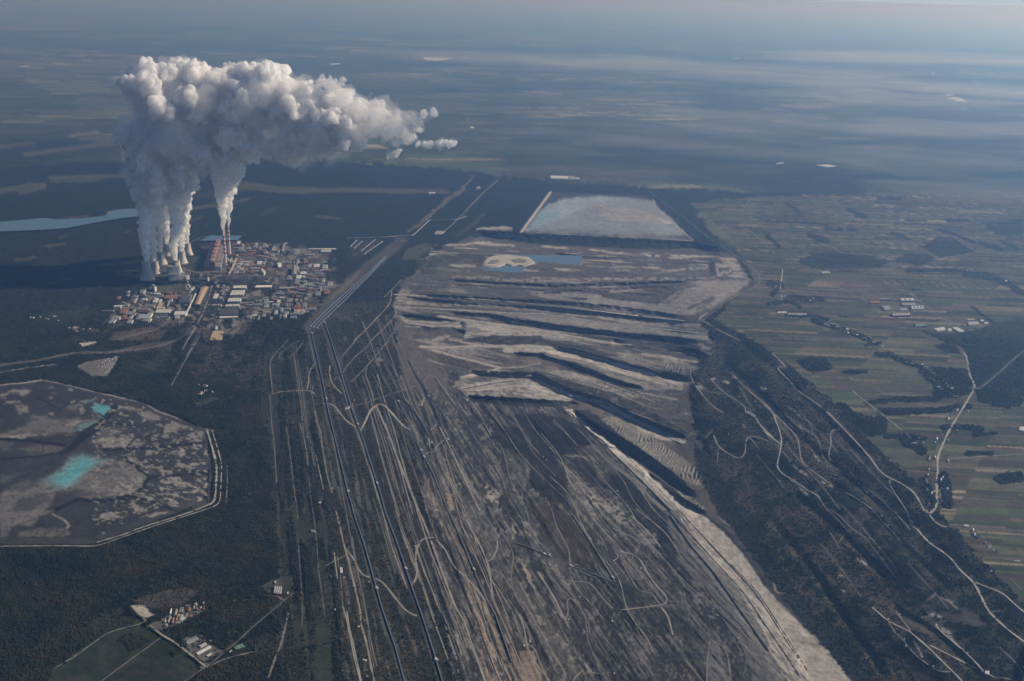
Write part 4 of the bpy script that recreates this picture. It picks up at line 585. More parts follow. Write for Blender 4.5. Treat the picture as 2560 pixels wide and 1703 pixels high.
for tl, wd, m_, q in [
    # between the belts
    ('12', 12, rd, "625,580 660,580 712,580 760,650 830,740 880,775 920,792"), ('12', 13, rd3, "960,830 1000,765 1030,690 1045,640 1110,605 1110,580 1150,570 1190,600 1250,665 1330,760 1390,815 1430,826"), ('12', 11, rd, "1110,605 1150,700 1250,930 1275,1010 1330,1150 1430,1400 1500,1568"), ('13', 10, rd, "1500,0 1540,90 1600,240 1680,470 1780,740 1840,900 1900,980 2030,1350 2110,1568"),
    ('12', 9, rd2, "1085,540 1060,450 1020,340 990,290 1020,255"), ('12', 7, rd2, "870,612 1050,560 1180,515 1300,472 1480,412"), ('12', 9, rd2, "870,380 980,285 1050,200 1130,110 1180,40 1220,0"), ('12', 8, rd2, "800,295 830,240 930,130 1010,70 1060,10"), ('12', 9, rd2, "755,185 790,150 900,20 930,-20"), ('12', 8, rd, "680,230 675,300 690,390 740,440 790,490"), ('12', 6, rd2, "725,365 740,310 765,320 790,390"),
    ('12', 7, rd, "545,215 500,250 480,320 490,390 465,450"), ('12', 9, rd3, "155,490 180,475 330,462 450,460 520,455 540,490"), ('12', 6, rd2, "520,455 525,410"), ('12', 7, rd2, "155,490 145,400 130,290 125,200 150,140 210,90 300,-10"), ('12', 5, rd2, "400,0 300,50 190,155 200,170 290,180 350,120 410,60 435,0"),
    ('12', 8, rd2, "545,640 560,740 600,850 610,980 630,1100 660,1260 700,1400"), ('12', 5, rd3, "550,1050 580,1180 620,1370"), ('12', 5, rd2, "620,1400 595,1500"), ('12', 7, rd2, "400,760 440,870 460,1000 480,1150"), ('12', 5, rd2, "500,10 520,110 545,215"),
    ('12', 11, rd, "1310,560 1340,640 1430,826 1480,930 1540,1060"), ('12', 9, rd2, "1330,320 1380,440 1420,560 1490,680 1550,800"), ('12', 8, rd2, "1530,480 1560,570 1620,660"), ('12', 8, rd3, "1510,630 1530,580 1550,520"), ('12', 10, rd2, "1540,380 1560,340 1600,310 1640,310 1680,370 1730,450 1800,540 1840,590"), ('12', 8, rd2, "1545,380 1560,430 1600,470"), ('12', 6, rd3, "1610,820 1650,780 1680,750"), ('12', 7, rd, "1655,985 1690,940 1730,915"), ('12', 7, rd, "1560,1040 1610,1020 1650,1015"),
    ('12', 9, rd, "1690,790 1720,850 1800,1010 1880,1190 1960,1360 2060,1568"), ('12', 7, rd2, "1660,1040 1700,1140 1760,1280 1820,1360 1850,1470 1900,1568"), ('12', 6, rd2, "1690,1075 1740,1080 1770,1110"), ('12', 6, rd2, "1820,1180 1850,1215 1890,1220"), ('12', 6, rd2, "1880,1130 1960,1280 2050,1440"),
    ('13', 10, rd, "1430,690 1470,640 1490,570 1470,480 1470,380 1490,320 1515,260 1560,245 1640,243"), ('13', 9, rd, "1660,260 1700,310 1750,360 1800,480 1850,540 1920,600 2000,680 2060,760 2110,830"), ('13', 8, rd, "735,0 760,90 790,220 820,350 850,450 880,580 905,680 930,790 965,940 960,1040 990,1110 1030,1270 1060,1440 1090,1568"), ('13', 8, rd, "825,350 880,405 910,470 960,570 1000,605 1050,612"), ('13', 9, rd, "1100,622 1150,635 1220,720 1290,810 1350,890 1430,955 1480,965"), ('13', 6, rd2, "830,400 780,440 690,470 640,510"),
    ('13', 10, rd, "1900,0 1960,120 2020,240 2080,350 2140,500 2160,620 2175,800"), ('13', 8, rd, "2130,465 2170,465 2200,400 2230,320 2220,270"), ('13', 7, rd2, "2160,540 2230,545 2290,610 2357,720"), ('13', 7, rd2, "2190,660 2260,760 2310,850 2357,910"), ('13', 6, asp, "-20,1060 100,960 250,830 330,770 375,740"), ('13', 9, rd2, "110,1550 160,1400 230,1230 300,940"), ('13', 6, rd2, "190,780 260,825"), ('13', 5, rd3, "720,380 730,480 750,620"), ('13', 5, rd3, "800,870 840,1020 900,1330 960,1568"), ('13', 5, rd3, "835,920 850,1020 920,1340 970,1568"),
    # lower left
    ('03', 7, rd2, "500,1450 700,1330 850,1220 980,1125 1100,1088 1320,1032 1345,1010"), ('03', 7, rd2, "1345,1010 1310,975 1260,945 1200,870"), ('03', 9, rd, "1380,1050 1430,1095 1500,1150 1600,1200 1780,1340 1890,1430"), ('03', 5, rd2, "930,1568 1200,1370 1490,1158"), ('03', 7, asp, "1700,1568 1800,1500 1890,1435 1960,1390 2060,1300 2140,1240 2357,1040"), ('03', 5, rd2, "1940,1425 2000,1390 2100,1350 2357,1290"), ('03', 5, rd2, "1840,1440 1880,1395 1940,1400 1945,1430 1890,1450 1840,1440"),
    # plant
    ('01', 9, rd, "1680,1650 1740,1540 1800,1450 1870,1310 1920,1180 1960,1040"), ('01', 8, rd2, "1050,1550 1230,1510 1440,1470 1500,1420 1540,1395 1740,1390"), ('01', 8, rd, "1090,1560 1220,1520 1400,1480"), ('01', 9, rd, "1750,665 1800,640 1880,608 1965,598"), ('02', 9, rd2, "1680,222 1740,120 1780,40 1820,-10"), ('02', 8, rd2, "1580,410 1610,350 1660,270 1680,222"), ('Zb', 8, rd2, "560,970 740,800 900,770 1010,620 1180,390 1220,330"), ('Zc', 9, rd2, "-20,1340 60,1160 170,900"), ('Zc', 8, rd, "430,750 490,640 560,480"), ('Zc', 10, rd2, "790,1420 830,1250 880,1140"),
    ('11', 9, rd, "1250,1095 1245,1200 1220,1250 1160,1310 1100,1370 1050,1430 980,1500 900,1568"), ('11', 8, rd, "1330,1010 1300,1060 1250,1095 1180,1170"), ('11', 8, rd, "1265,1230 1290,1290 1310,1320 1230,1400 1150,1480 1060,1568"), ('11', 7, rd2, "1365,1375 1300,1450 1220,1550"), ('11', 8, rd, "1320,1325 1400,1350 1470,1370"), ('11', 7, rd2, "1375,1390 1420,1440 1470,1470 1430,1520 1400,1568"), ('11', 9, rd3, "1475,822 1540,818 1600,795 1660,762 1760,758 2000,765 2356,776"), ('11', 9, rd, "1840,462 1880,425 1930,370 2000,300 2100,200 2230,90"), ('11', 9, rd, "1690,590 1750,550 1840,470"), ('11', 7, rd2, "1500,760 1590,690 1640,740"), ('11', 6, rd2, "690,1320 810,1370"), ('11', 6, rd2, "720,1310 890,1385"),
    # far side of the mine
    ('21', 8, rd2, "1690,1310 1760,1300 1830,1270 1960,1210 2150,1110 2270,1060 2300,1020 2260,950 2210,890"), ('21', 10, rd3, "1720,1365 1760,1330 1800,1310"), ('21', 9, rd, "1720,1365 1800,1410 1900,1470 2040,1540 2100,1568"), ('21', 8, rd2, "2210,890 2140,860 2060,780 1960,720 1760,580 1600,450 1400,300 1200,140"), ('21', 9, rd2, "1900,540 1960,480 2090,510 2210,570 2356,700"), ('21', 7, rd2, "2100,390 2150,330 2210,240"),
    ('31', 12, rd3, "110,1115 125,1010 135,910"), ('31', 9, rd2, "590,260 640,310 700,370 830,470"), ('31', 9, rd2, "480,1005 650,1080 850,1175 950,1230 1010,1290 1120,1345"), ('31', 8, rd2, "930,930 1050,1000 1180,1080 1290,1130 1400,1200 1500,1290 1620,1370 1720,1420"), ('31', 8, rd2, "1620,810 1700,795 1800,780 1900,765"), ('31', 9, rd, "240,1118 450,1125 640,1135"), ('31', 8, rd2, "860,1155 1100,1140 1250,1128"), ('31', 8, rd2, "1300,1120 1600,1100 1800,1080"), ('31', 8, rd2, "1450,1450 1500,1452 1640,1440"), ('31', 8, rd, "600,915 890,910"), ('31', 8, rd, "1240,945 1500,942 1810,945"), ('31', 9, rd2, "1090,830 1130,860 1170,890"), ('31', 7, rd2, "0,700 60,770"), ('31', 7, rd, "590,705 660,750"), ('31', 8, rd3, "1310,1130 1360,1160 1370,1168"),
    # terraces on the right
    ('32', 9, rd3, "45,120 120,190 160,240"), ('32', 8, rd3, "145,240 70,240 100,275 170,340 235,405 235,435 280,465 350,510 380,535 440,570 490,612"), ('32', 9, rd3, "540,655 600,710 690,800 740,855 800,920 850,970 900,1030 960,1100 1010,1180 1060,1230 1130,1270 1240,1320 1340,1390 1390,1470 1440,1568"), ('32', 12, rd3, "1490,1590 1540,1555 1560,1500 1555,1400 1550,1290 1565,1200 1555,1100 1565,1050 1590,1000 1610,950 1650,860 1700,770 1750,690 1790,630 1840,540 1900,450 1915,410 1880,360 1850,320 1840,230 1835,140 1800,110"), ('32', 9, rd, "780,465 860,530 940,590 1020,655 1120,730 1240,830"), ('32', 7, rd2, "1950,440 2050,360 2140,280 2250,180 2356,90"), ('32', 9, rd3, "1870,435 1905,445 1950,440"), ('32', 8, rd3, "-30,590 40,655 60,690"), ('32', 8, rd3, "60,690 55,710 100,800 130,920 125,960 110,1000 105,1080 75,1130 85,1180 150,1240 230,1280 300,1330 380,1390 450,1410 490,1460 500,1510 560,1568"), ('32', 9, rd3, "-40,830 60,910 120,955"), ('32', 7, rd, "60,680 180,790 240,850 280,910 290,960 295,1060 310,1120 370,1170 450,1230 620,1350 760,1420 880,1490 980,1568"), ('32', 6, rd2, "120,660 250,740 330,800 420,850 470,930 490,970 490,1050 530,1110 640,1180 770,1250"), ('32', 6, rd2, "330,710 390,770 430,845 415,855"), ('32', 7, rd, "690,810 620,815 570,825 575,900 590,950 560,1020 550,1070 575,1105"), ('32', 7, rd, "1130,1270 1100,1285 1110,1310 1180,1420 1240,1510 1290,1590"), ('32', 5, rd2, "860,1330 960,1390 1080,1500 1140,1568"), ('32', 7, rd, "1650,1090 1900,1070 2150,1055 2356,1045"),
    ('33', 7, rd2, "560,-10 640,20 700,90 760,150 830,210 890,240 980,270"), ('33', 7, rd2, "970,0 1020,50 1080,130 1160,190 1180,240 1220,280"), ('33', 7, rd2, "1160,0 1230,80 1310,170"), ('33', 11, rd3, "1370,160 1400,200 1450,260 1520,320 1600,370 1660,410 1710,460 1760,540 1820,590 1880,640 1930,720 1970,800 2000,880 2050,945 2180,1070 2260,1130 2380,1220"), ('33', 9, rd3, "1890,650 1990,690 2090,725 2180,770 2260,850 2370,940"), ('33', 8, rd3, "960,885 1020,940 1100,1010 1200,1060 1300,1105 1400,1190 1480,1260 1560,1340 1640,1420 1700,1475 1800,1580"), ('33', 7, rd3, "1490,1235 1600,1290 1740,1360 1900,1440 1980,1475 2080,1530"), ('33', 7, rd3, "1540,1050 1600,1120 1700,1200 1800,1285 1900,1380 1980,1470"), ('33', 7, rd2, "1110,1020 1160,1110 1250,1190 1350,1320 1420,1370 1500,1440 1600,1485 1690,1475"), ('33', 7, rd2, "1150,860 1190,950 1240,1010 1280,1050 1310,1110"), ('33', 8, rd3, "1455,-10 1500,60 1560,120 1600,145 1650,148"), ('33', 6, rd2, "2030,945 2080,920 2140,915"), ('33', 6, rd2, "2130,1250 2230,1350 2320,1430 2340,1500"), ('33', 5, rd2, "570,200 620,270 650,310 630,340 680,350 690,340"), ('33', 5, rd2, "780,160 720,190 690,230 650,300"), ('33', 6, rd2, "2080,1530 2200,1540 2300,1568"), ('33', 5, rd2, "2220,610 2280,670 2340,730"),
    ('22', 8, rd, "1640,280 1645,340 1680,400 1720,455 1770,520 1830,590 1890,635 1950,665"), ('22', 7, rd, "1845,370 1880,410 1930,460 2000,510 2080,560 2130,590 2150,620"), ('22', 8, rd, "2020,305 2060,340 2110,400 2170,450 2250,520 2350,600 2420,650"), ('22', 9, rd3, "2240,705 2270,760 2356,850 2400,890"), ('22', 7, rd3, "2150,620 2130,640 2160,660"), ('22', 8, rd, "1855,870 1880,930 1900,985 1960,1020 2090,1095 2130,1080 2150,1030 2150,950 2155,890 2180,875 2230,875 2300,900 2356,925"), ('22', 5, rd2, "1900,990 1890,1080 1895,1140"), ('22', 6, rd2, "1600,900 1660,850 1695,800 1680,750 1640,680"), ('22', 5, rd2, "1780,900 1810,860 1850,820"), ('22', 6, rd2, "1720,455 1850,480 1960,490"), ('22', 6, rd2, "2180,880 2230,940 2280,1000"),
    # pit
    ('22', 10, rd, "-850,10 -600,60 -400,170 -130,230 -80,250 -120,280 -250,310 -440,335"), ('22', 8, rd2, "-440,440 -200,400 0,370 100,350"), ('23', 8, rd2, "500,640 560,650 700,650 760,700 830,800 930,900"), ('23', 8, rd2, "500,980 530,940 510,880 495,830 510,795 560,800 620,850"), ('23', 9, rd, "240,560 330,700 400,820 460,950 500,1000"), ('23', 8, rd, "1000,910 1150,895 1300,875 1420,860 1440,830 1420,780 1330,690 1250,580 1210,500 1180,440 1100,390 1000,375"), ('23', 7, rd2, "1010,475 1060,560 1110,640 1150,720 1200,750 1280,745 1320,800 1360,860"), ('23', 7, rd3, "1370,880 1440,970 1460,1060 1480,1140"), ('23', 5, rd2, "1180,740 1240,730 1310,720 1260,640 1220,570 1170,565"), ('23', 5, rd2, "1090,630 1160,625 1250,620"), ('23', 7, rd2, "1830,1180 1850,1200 1960,1250 2000,1400 2010,1568"), ('23', 7, rd2, "1820,1200 1800,1350 1790,1568"), ('23', 7, rd2, "0,920 60,1100 140,1240 210,1255 260,1400 330,1568"), ('23', 6, rd2, "30,910 100,1000 150,1080 170,1200"), ('23', 7, rd2, "550,20 620,110 700,230 780,370 860,490 930,600 940,640"), ('23', 8, rd2, "930,160 1000,190 1150,260 1230,320 1310,325"), ('23', 6, rd2, "300,400 480,490 600,530 700,590 800,620 910,640"), ('23', 6, rd3, "940,380 1000,410 980,440 930,460"), ('23', 8, rd2, "480,1568 500,1500 460,1440 300,1180 200,990 100,830"), ('23', 6, rd2, "375,935 430,930"), ('23', 7, rd2, "1440,830 1500,835"), ('23', 6, rd2, "700,1480 800,1500 900,1490"), ('23', 8, rd2, "560,1568 600,1500 660,1465"),
    # dykes of the left ash pond
    ('02', 12, rd3, "1905,825 1930,900 1960,1010 1995,1140 1990,1300 1978,1490 1800,1560"), ('02', 6, rd3, "1955,832 1990,950 2042,1130 2035,1300 2025,1505 1850,1568"), ('03', 9, rd3, "1780,0 1600,60 1430,110 1250,170 1160,210 890,290"), ('03', 6, rd3, "1850,0 1500,110 1180,222 1000,285 880,325 600,320 300,322 0,324"), ('02', 5, rd2, "2090,1150 2095,1300 2080,1500")]: ribbon('dirt_road' if m_ is not asp else 'road', tl, q, wd, m_, 1.2)
# rail lines
rl = mat('rail_bed', (.17, .16, .155), .9, .2, .02)
for tl, q in (('01', "2120,1560 2200,1440 2290,1300"), ('02', "0,232 200,205 400,172 700,112"), ('02', "0,222 380,170 700,105 1000,100 1300,50 1620,0"), ('Zb', "1690,1350 2000,1220 2250,1080 2356,980"), ('Zb', "2100,1560 2200,1380 2300,1180 2356,1090"), ('Zb', "2130,1560 2230,1400 2356,1170")): ribbon('railway', tl, q, 6, rl, 1.4)
# belt conveyors
def conveyor(tile, q, wd, hh, label, group, stations=(), two=False, cover='belt'):
    px = T(tile, q) if isinstance(q, str) else q
    L = np.hypot(*(px[1:] - px[:-1]).T); cum = np.concatenate([[0], np.cumsum(L)]); n = max(int(cum[-1] / 14), len(px)) + 1; s_ = np.linspace(0, cum[-1], n)
    C = np.array([at(a, b, zat(a, b)) for a, b in zip(np.interp(s_, cum, px[:, 0]), np.interp(s_, cum, px[:, 1]))]); o = C[0].copy()
    zs = C[:, 2].copy()
    for _ in range(6): zs[1:-1] = (zs[:-2] + zs[1:-1] * 2 + zs[2:]) / 4
    C[:, 2] = np.maximum(zs, C[:, 2] - 1) + 1.5
    clear(px[:, 0], px[:, 1], 2); t = empty('belt_conveyor', tuple(o)); tag(t, label, 'conveyor', group)
    D = np.gradient(C[:, :2], axis=0); D /= np.linalg.norm(D, axis=1)[:, None] + 1e-9; N = np.stack([-D[:, 1], D[:, 0], np.zeros(n)], 1)
    f, bl, wk = MB(), MB(), MB()
    for k in range(n - 1):
        a, b = C[k] - o, C[k + 1] - o
        f.bar(a, b, wd, hh * .6); bl.bar(a + (0, 0, hh * .62), b + (0, 0, hh * .62), wd * .6, hh * .4); wk.bar(a + N[k] * wd * .75, b + N[k + 1] * wd * .75, wd * .28, hh * .5)
    f.build('frame', W_['dark'], t); bl.build('belt_cover', W_[cover], t); wk.build('walkway', W_['dark'], t)
    for s in stations:
        p = C[min(int(s * (n - 1)), n - 1)] - o; m_ = MB(); m_.box((p[0], p[1], p[2] - 1), (9, 13, 8)); m_.box((p[0] + 8, p[1] - 4, p[2] - 1), (6, 7, 5)); m_.build('drive_station', W_['white'], t)
    return t
conveyor('P', K1, 5.5, 5, 'long straight belt conveyor, leftmost of the two blue lines leaving the transfer yard', 'overland belt conveyors', (.0, .19, .45, .735))
conveyor('P', K2, 5.5, 5, 'long straight belt conveyor with a pale blue cover running down to a white drive station', 'overland belt conveyors', (.0, .28, .455, .68, .93))
conveyor('12', "1310,560 1430,800 1540,1060", 6, 4, 'shorter grey belt conveyor beside the pale haul road in the scrub', 'belt conveyors on the pit flank', (0, .98), cover='mid')
conveyor('P', np.vstack([T('12', "1545,1070 1620,1200 1700,1400"), T('13', "1770,0 1900,290 2060,680 2130,830 2200,950 2357,1400")]), 6, 4, 'dark belt conveyor descending along the pit edge below the crossing', 'belt conveyors on the pit flank', (.02, .55), cover='mid')
conveyor('12', "1250,490 1380,560 1520,750 1640,990", 6, 4, 'dark belt conveyor between two pale tracks above the pit', 'belt conveyors on the pit flank', (.97,), cover='dark')
conveyor('12', "1400,180 1470,320 1560,450 1640,630 1690,760 1790,960", 7, 4, 'dark belt conveyor along the rim of the terraces', 'belt conveyors on the pit flank', (.45, .98), cover='dark')
conveyor('23', "560,40 780,380 950,660", 5, 4, 'grey belt conveyor on the pit floor ending at a dark transfer point', 'belt conveyors in the pit', (.98,), cover='mid')
conveyor('23', "0,290 160,340 340,420 520,500 940,660", 5, 4, 'grey belt conveyor crossing the pit floor sideways', 'belt conveyors in the pit', (.36, .62), cover='mid')
conveyor('22', "490,620 700,840 900,1010 1200,1300 1460,1568", 6, 4, 'dark belt conveyor along the straight pale bench in the pit', 'belt conveyors in the pit', (.01,), cover='dark')
conveyor('23', "1450,40 1650,330 1850,560 2357,1290", 6, 4, 'dark belt conveyor continuing past the broad pale bench', 'belt conveyors in the pit', (), cover='dark')
for k, dx in enumerate((0, 26, 52)):
    conveyor('11', f"{500+dx*1.2},{1440+dx*.25} {560+dx},{1380+dx*.3} {640+dx},{1300+dx*.4} {760+dx},{1190+dx*.3} {890+dx*.7},{1075+dx*.3} {1040+dx*.4},{940+dx*.3} {1185+dx*.3},{800}", 8, 7, ('three parallel covered conveyors in the coal corridor: ' + ('the left one', 'the middle one', 'the right one')[k]).replace('three parallel covered conveyors in the coal corridor: the', 'covered coal corridor conveyor, the') + ' of three side by side', 'conveyors in the coal corridor', (.0, .99) if k != 1 else (.0,), cover='belt')
conveyor('11', "840,628 1000,625 1190,618 1300,610 1445,605 1520,535 1600,462", 8, 7, 'white covered conveyor bending round the far side of the coal yard', 'conveyors at the coal yard', (.0, .55), cover='white')
conveyor('11', "1600,462 1740,461 1842,460 1940,428", 7, 6, 'white covered conveyor kinking beyond the coal yard towards the ash pond', 'conveyors at the coal yard', (.7,), cover='white')
for k, q in enumerate(("870,705 930,645", "970,745 1100,640", "1000,770 1170,655", "905,720 980,655")): conveyor('11', q, 7, 5, 'stacker belt between the black coal heaps, %s from the left' % ('first', 'third', 'fourth', 'second')[k], 'belts in the coal yard', (.02,), cover='white')

hr = mat('haul_road', (.42, .40, .365), 1, .2, .012)
for wd, q in ((15, "470,1085 600,1075 850,1082 900,1076"), (18, "300,920 420,955 560,990 710,1030"), (16, "710,1030 640,1056 470,1086"), (22, "220,900 400,905 560,895 800,899"), (34, "800,899 1000,906 1200,950 1400,1010 1600,1062 1800,1136"), (14, "400,855 600,892"), (18, "330,712 500,736 800,776 1180,820"), (20, "700,810 950,800 1100,830 1400,880 1500,889"), (12, "130,750 300,774 560,770 800,796"), (16, "1580,945 1750,970 1915,994"), (16, "70,655 300,668 700,690 1000,700 1400,760 1980,822"), (20, "60,580 300,592 700,618 1100,655 1500,705 1840,742"), (40, "1330,1260 1500,1330 1700,1430 1840,1492"), (46, "1130,1285 1250,1400 1400,1520"), (12, "450,1160 700,1110 880,1100"), (30, "560,1170 800,1140 980,1150 1200,1215")): ribbon('haul_road', 'Q1', q, wd, hr, 2.0, step=4)
for q in ("100,640 500,662 900,683 1060,700 1500,775 1980,830", "480,1160 700,1122 900,1098", "620,1215 900,1232 1180,1240", "700,1480 760,1400 800,1330", "130,1240 160,1300 240,1330"): ribbon('belt_track', 'Q1', q, 5, mat('ditch', (.035, .035, .035), 1, .2, .02), 2.4, step=4)
# many thin tracks, ditches and belts running with the lanes
rt_ = np.random.default_rng(77); dk = mat('ditch', (.035, .035, .035), 1, .2, .02); gv = mat('grey_track', (.17, .16, .147), 1, .3, .02); pk = mat('sand_track', (.27, .235, .20), 1, .3, .02)
def lane(fa, fb, n_, tmin, tmax, lmin, lmax, wmin, wmax, wob, mats_):
    """tracks between two guide lines (each runs from far to near)"""
    A = T('O', fa); Bq = T('O', fb); ia = np.linspace(0, 1, len(A)); ib = np.linspace(0, 1, len(Bq))
    for k in range(n_):
        t = rt_.uniform(tmin, tmax); L = rt_.uniform(lmin, lmax); s0 = rt_.uniform(-.05, 1.05 - L); s_ = np.linspace(max(s0, 0), min(s0 + L, 1), 16); ph = rt_.uniform(0, 6); tt = t + wob * np.sin(s_ * rt_.uniform(4, 16) + ph) + wob * .5 * np.sin(s_ * 31 + ph)
        a = np.stack([np.interp(s_, ia, A[:, 0]), np.interp(s_, ia, A[:, 1])], 1); b = np.stack([np.interp(s_, ib, Bq[:, 0]), np.interp(s_, ib, Bq[:, 1])], 1)
        ribbon('dirt_track', 'P', a + (b - a) * tt[:, None], rt_.uniform(wmin, wmax), mats_[rt_.integers(0, len(mats_))], 1.0)
lane("745,760 800,960 880,1230 985,1568", "915,720 990,900 1080,1200 1230,1568", 46, 0, 1, .15, .6, 3, 7, .012, (gv, dk, gv, rd, dk, pk))
lane("960,860 1060,1100 1130,1300 1230,1568", "1290,930 1480,1120 1640,1330 1820,1568", 44, 0, 1, .08, .4, 3, 8, .03, (gv, dk, gv, dk, rd, gv))
lane("1330,960 1480,1120 1700,1360 1840,1568", "1380,960 1560,1140 1780,1370 1900,1568", 4, 0, .6, .3, .8, 3, 6, .01, (dk, gv, dk))
lane("610,830 630,1000 650,1250 660,1568", "730,770 770,1000 830,1300 880,1568", 22, 0, 1, .15, .5, 3, 6, .012, (gv, dk, rd2, dk))
lane("1590,880 1640,1030 1800,1240 1990,1500", "1790,830 1900,930 2110,1140 2350,1400", 24, .06, .97, .08, .3, 3, 6, .01, (gv, rd2, gv, dk))
lane("920,690 1150,690 1400,725 1640,775", "1060,890 1200,880 1400,930 1590,1010", 30, 0, 1, .15, .5, 4, 8, .015, (rd, dk, rd3, dk, rd2))
lane("960,600 1200,600 1450,605 1700,625", "910,680 1150,670 1400,680 1640,715", 16, 0, 1, .15, .5, 4, 8, .02, (rd, dk, rd2))

# ------------------------------------------------------------------ the power station
def cooling_tower(tile, tx, ty, bx, by, k, label):
    (u, v), = T(tile, f"{tx},{ty}"); (ub, vb), = T(tile, f"{bx},{by}")
    p = at(ub, vb, 0); hh = 132.0 * k
    t = empty('cooling_tower', (p[0], p[1], 0)); tag(t, label, 'cooling tower', 'hyperbolic cooling towers')
    rb, rt, rm, zm = 50 * k, 31.5 * k, 29.5 * k, hh * .80
    pr = [(rm + (rb - rm) * ((zm - z) / (zm - 9 * k)) ** 1.75 if z < zm else rm + (rt - rm) * ((z - zm) / (hh - zm)) ** 1.6, z) for z in np.linspace(9 * k, hh, 26)]
    s = MB(); s.lathe(pr + [(r - 1.2, z) for r, z in pr[::-1]], 56); s.build('shell', W_['conc'], t, True)
    r = MB(); r.lathe([(rt + .3, hh - 3), (rt + 1.4, hh - 3), (rt + 1.4, hh + .4), (rt + .3, hh + .4)], 56); r.build('rim', W_['mid'], t, True)
    g = MB(); g.lathe([(rb + 5, -1), (rb + 5, 3), (rb + 2.5, 3), (rb + 2.5, -1)], 56); g.build('basin', W_['grey'], t)
    c = MB()
    for i in range(40):
        a = 2 * math.pi * i / 40
        for da in (-.075, .075): c.bar(((rb + 2) * math.cos(a), (rb + 2) * math.sin(a), 0), ((rb - .6) * math.cos(a + da), (rb - .6) * math.sin(a + da), 9.2 * k), 1.6, 1.2)
    tag(c.build('support_columns', W_['conc'], t), kind='stuff')
    return t
cooling_tower('Za', 270, 695, 290, 1040, 1.36, 'largest cooling tower standing in shadow at the left end of the front row')
cooling_tower('Za', 405, 680, 452, 915, 1, 'sunlit cooling tower at the front beside the big shadowed one')
cooling_tower('Za', 520, 515, 566, 748, 1, 'cooling tower in the middle of the left row of three')
cooling_tower('Za', 640, 360, 664, 588, 1, 'rearmost cooling tower of the left row')
cooling_tower('Za', 790, 668, 842, 905, 1, 'cooling tower half hidden behind the tall grey boiler house')
cooling_tower('Za', 905, 505, 935, 728, 1, 'cooling tower in the middle of the right row')
cooling_tower('Za', 1005, 350, 1040, 582, 1, 'rightmost and rearmost cooling tower of all')
def chimney(tile, bx, by, hh, r0, r1, bands, z_b, label, colors=('red', 'white'), name='striped_chimney'):
    (u, v), = T(tile, f"{bx},{by}"); p = at(u, v, 0); t = empty(name, (p[0], p[1], 0)); tag(t, label, 'chimney', 'tall chimneys')
    rad = lambda z: r0 + (r1 - r0) * (z / hh) ** .8
    s = MB(); s.lathe([(rad(z), z) for z in np.linspace(0, z_b, 8)], 24); s.build('shaft', W_['conc'], t, True)
    for k in range(bands):
        za, zb_ = z_b + (hh - z_b) * k / bands, z_b + (hh - z_b) * (k + 1) / bands; c = MB(); c.lathe([(rad(za), za), (rad(zb_), zb_)], 24); c.build('stripe', W_[colors[k % 2]], t, True)
        g = MB(); g.lathe([(rad(zb_) + .2, zb_ - 1.4), (rad(zb_) + 1.6, zb_ - 1.4), (rad(zb_) + 1.6, zb_)], 24); g.build('gallery', W_['steel'], t)
    f = MB(); f.lathe([(rad(hh), hh), (rad(hh) - 1.5, hh), (rad(hh) - 1.5, hh - 12), (.1, hh - 12)], 24); f.build('flue', W_['dark'], t); return t
chimney('Za', 1725, 755, 300, 14, 11, 9, 115, 'nearer red and white striped chimney, trailing white smoke, beside the boiler halls')
chimney('Za', 1802, 588, 300, 15, 11, 7, 155, 'farther red and white striped chimney with a bare concrete lower half')
# long boiler hall: from its near end to its far end
a = at(*T('Za', "1440,865")[0]); b_ = at(*T('Za', "1560,455")[0]); ax = (b_ - a) / np.linalg.norm(b_ - a); ln = np.linalg.norm(b_ - a); px_ = np.array([ax[1], -ax[0], 0])
t = empty('boiler_hall', tuple(a)); tag(t, 'very long brown boiler hall with a row of red and white boiler towers', 'power station')
def rect(o0, l0, l1, w0, w1): return ccw([tuple((o0 + ax * l + px_ * w_)[:2]) for l, w_ in ((l0, w0), (l1, w0), (l1, w1), (l0, w1))])
z0 = np.zeros(3)
m_ = MB(); m_.prism(rect(z0, 0, ln, -60, 0), -2, 48, 1, 0); m_.build('turbine_wing', [W_['brick'], W_['mid']], t)
m_ = MB(); m_.prism(rect(z0, 0, ln, 2, 45), -2, 92, 1, 0); m_.build('boiler_wing', [W_['brick'], W_['rust']], t)
m_ = MB(); m_.prism(rect(z0, 0, ln, 47, 100), -2, 40, 1, 0); m_.build('filter_wing', [W_['grey'], W_['mid']], t)
for k in range(12):
    l0 = ln * (k + .18) / 12; l1 = ln * (k + .82) / 12
    m_ = MB(); m_.prism(rect(z0, l0, l1, 6, 40), 92, 108, 1, 0); bt = m_.build('boiler_tower', [W_['white'], W_['red'] if k % 2 else W_['pale']], t)
    m_ = MB(); m_.prism(rect(z0, l0 + 6, l0 + 16, 45.5, 49), 40, 100, 0, 0); m_.build('duct', W_['white' if k % 2 else 'red'], bt)
    m_ = MB(); m_.prism(rect(z0, l0, l0 + 5, 58, 96), 40, 46, 0, 0); m_.build('roof_vent', W_['white'], t)
    m_ = MB(); m_.bar((*(ax * l0 + px_ * 100)[:2], 22), (*(ax * l0 + px_ * 150)[:2], 26), 9, 9); m_.build('flue_duct', W_['steel'], t)
for k in range(36):
    l0 = ln * (k + .3) / 36; m_ = MB(); m_.prism(rect(z0, l0, l0 + ln / 90, -60.6, -60.2), 12, 42, 0, 0); m_.build('window', W_['glass'], t)
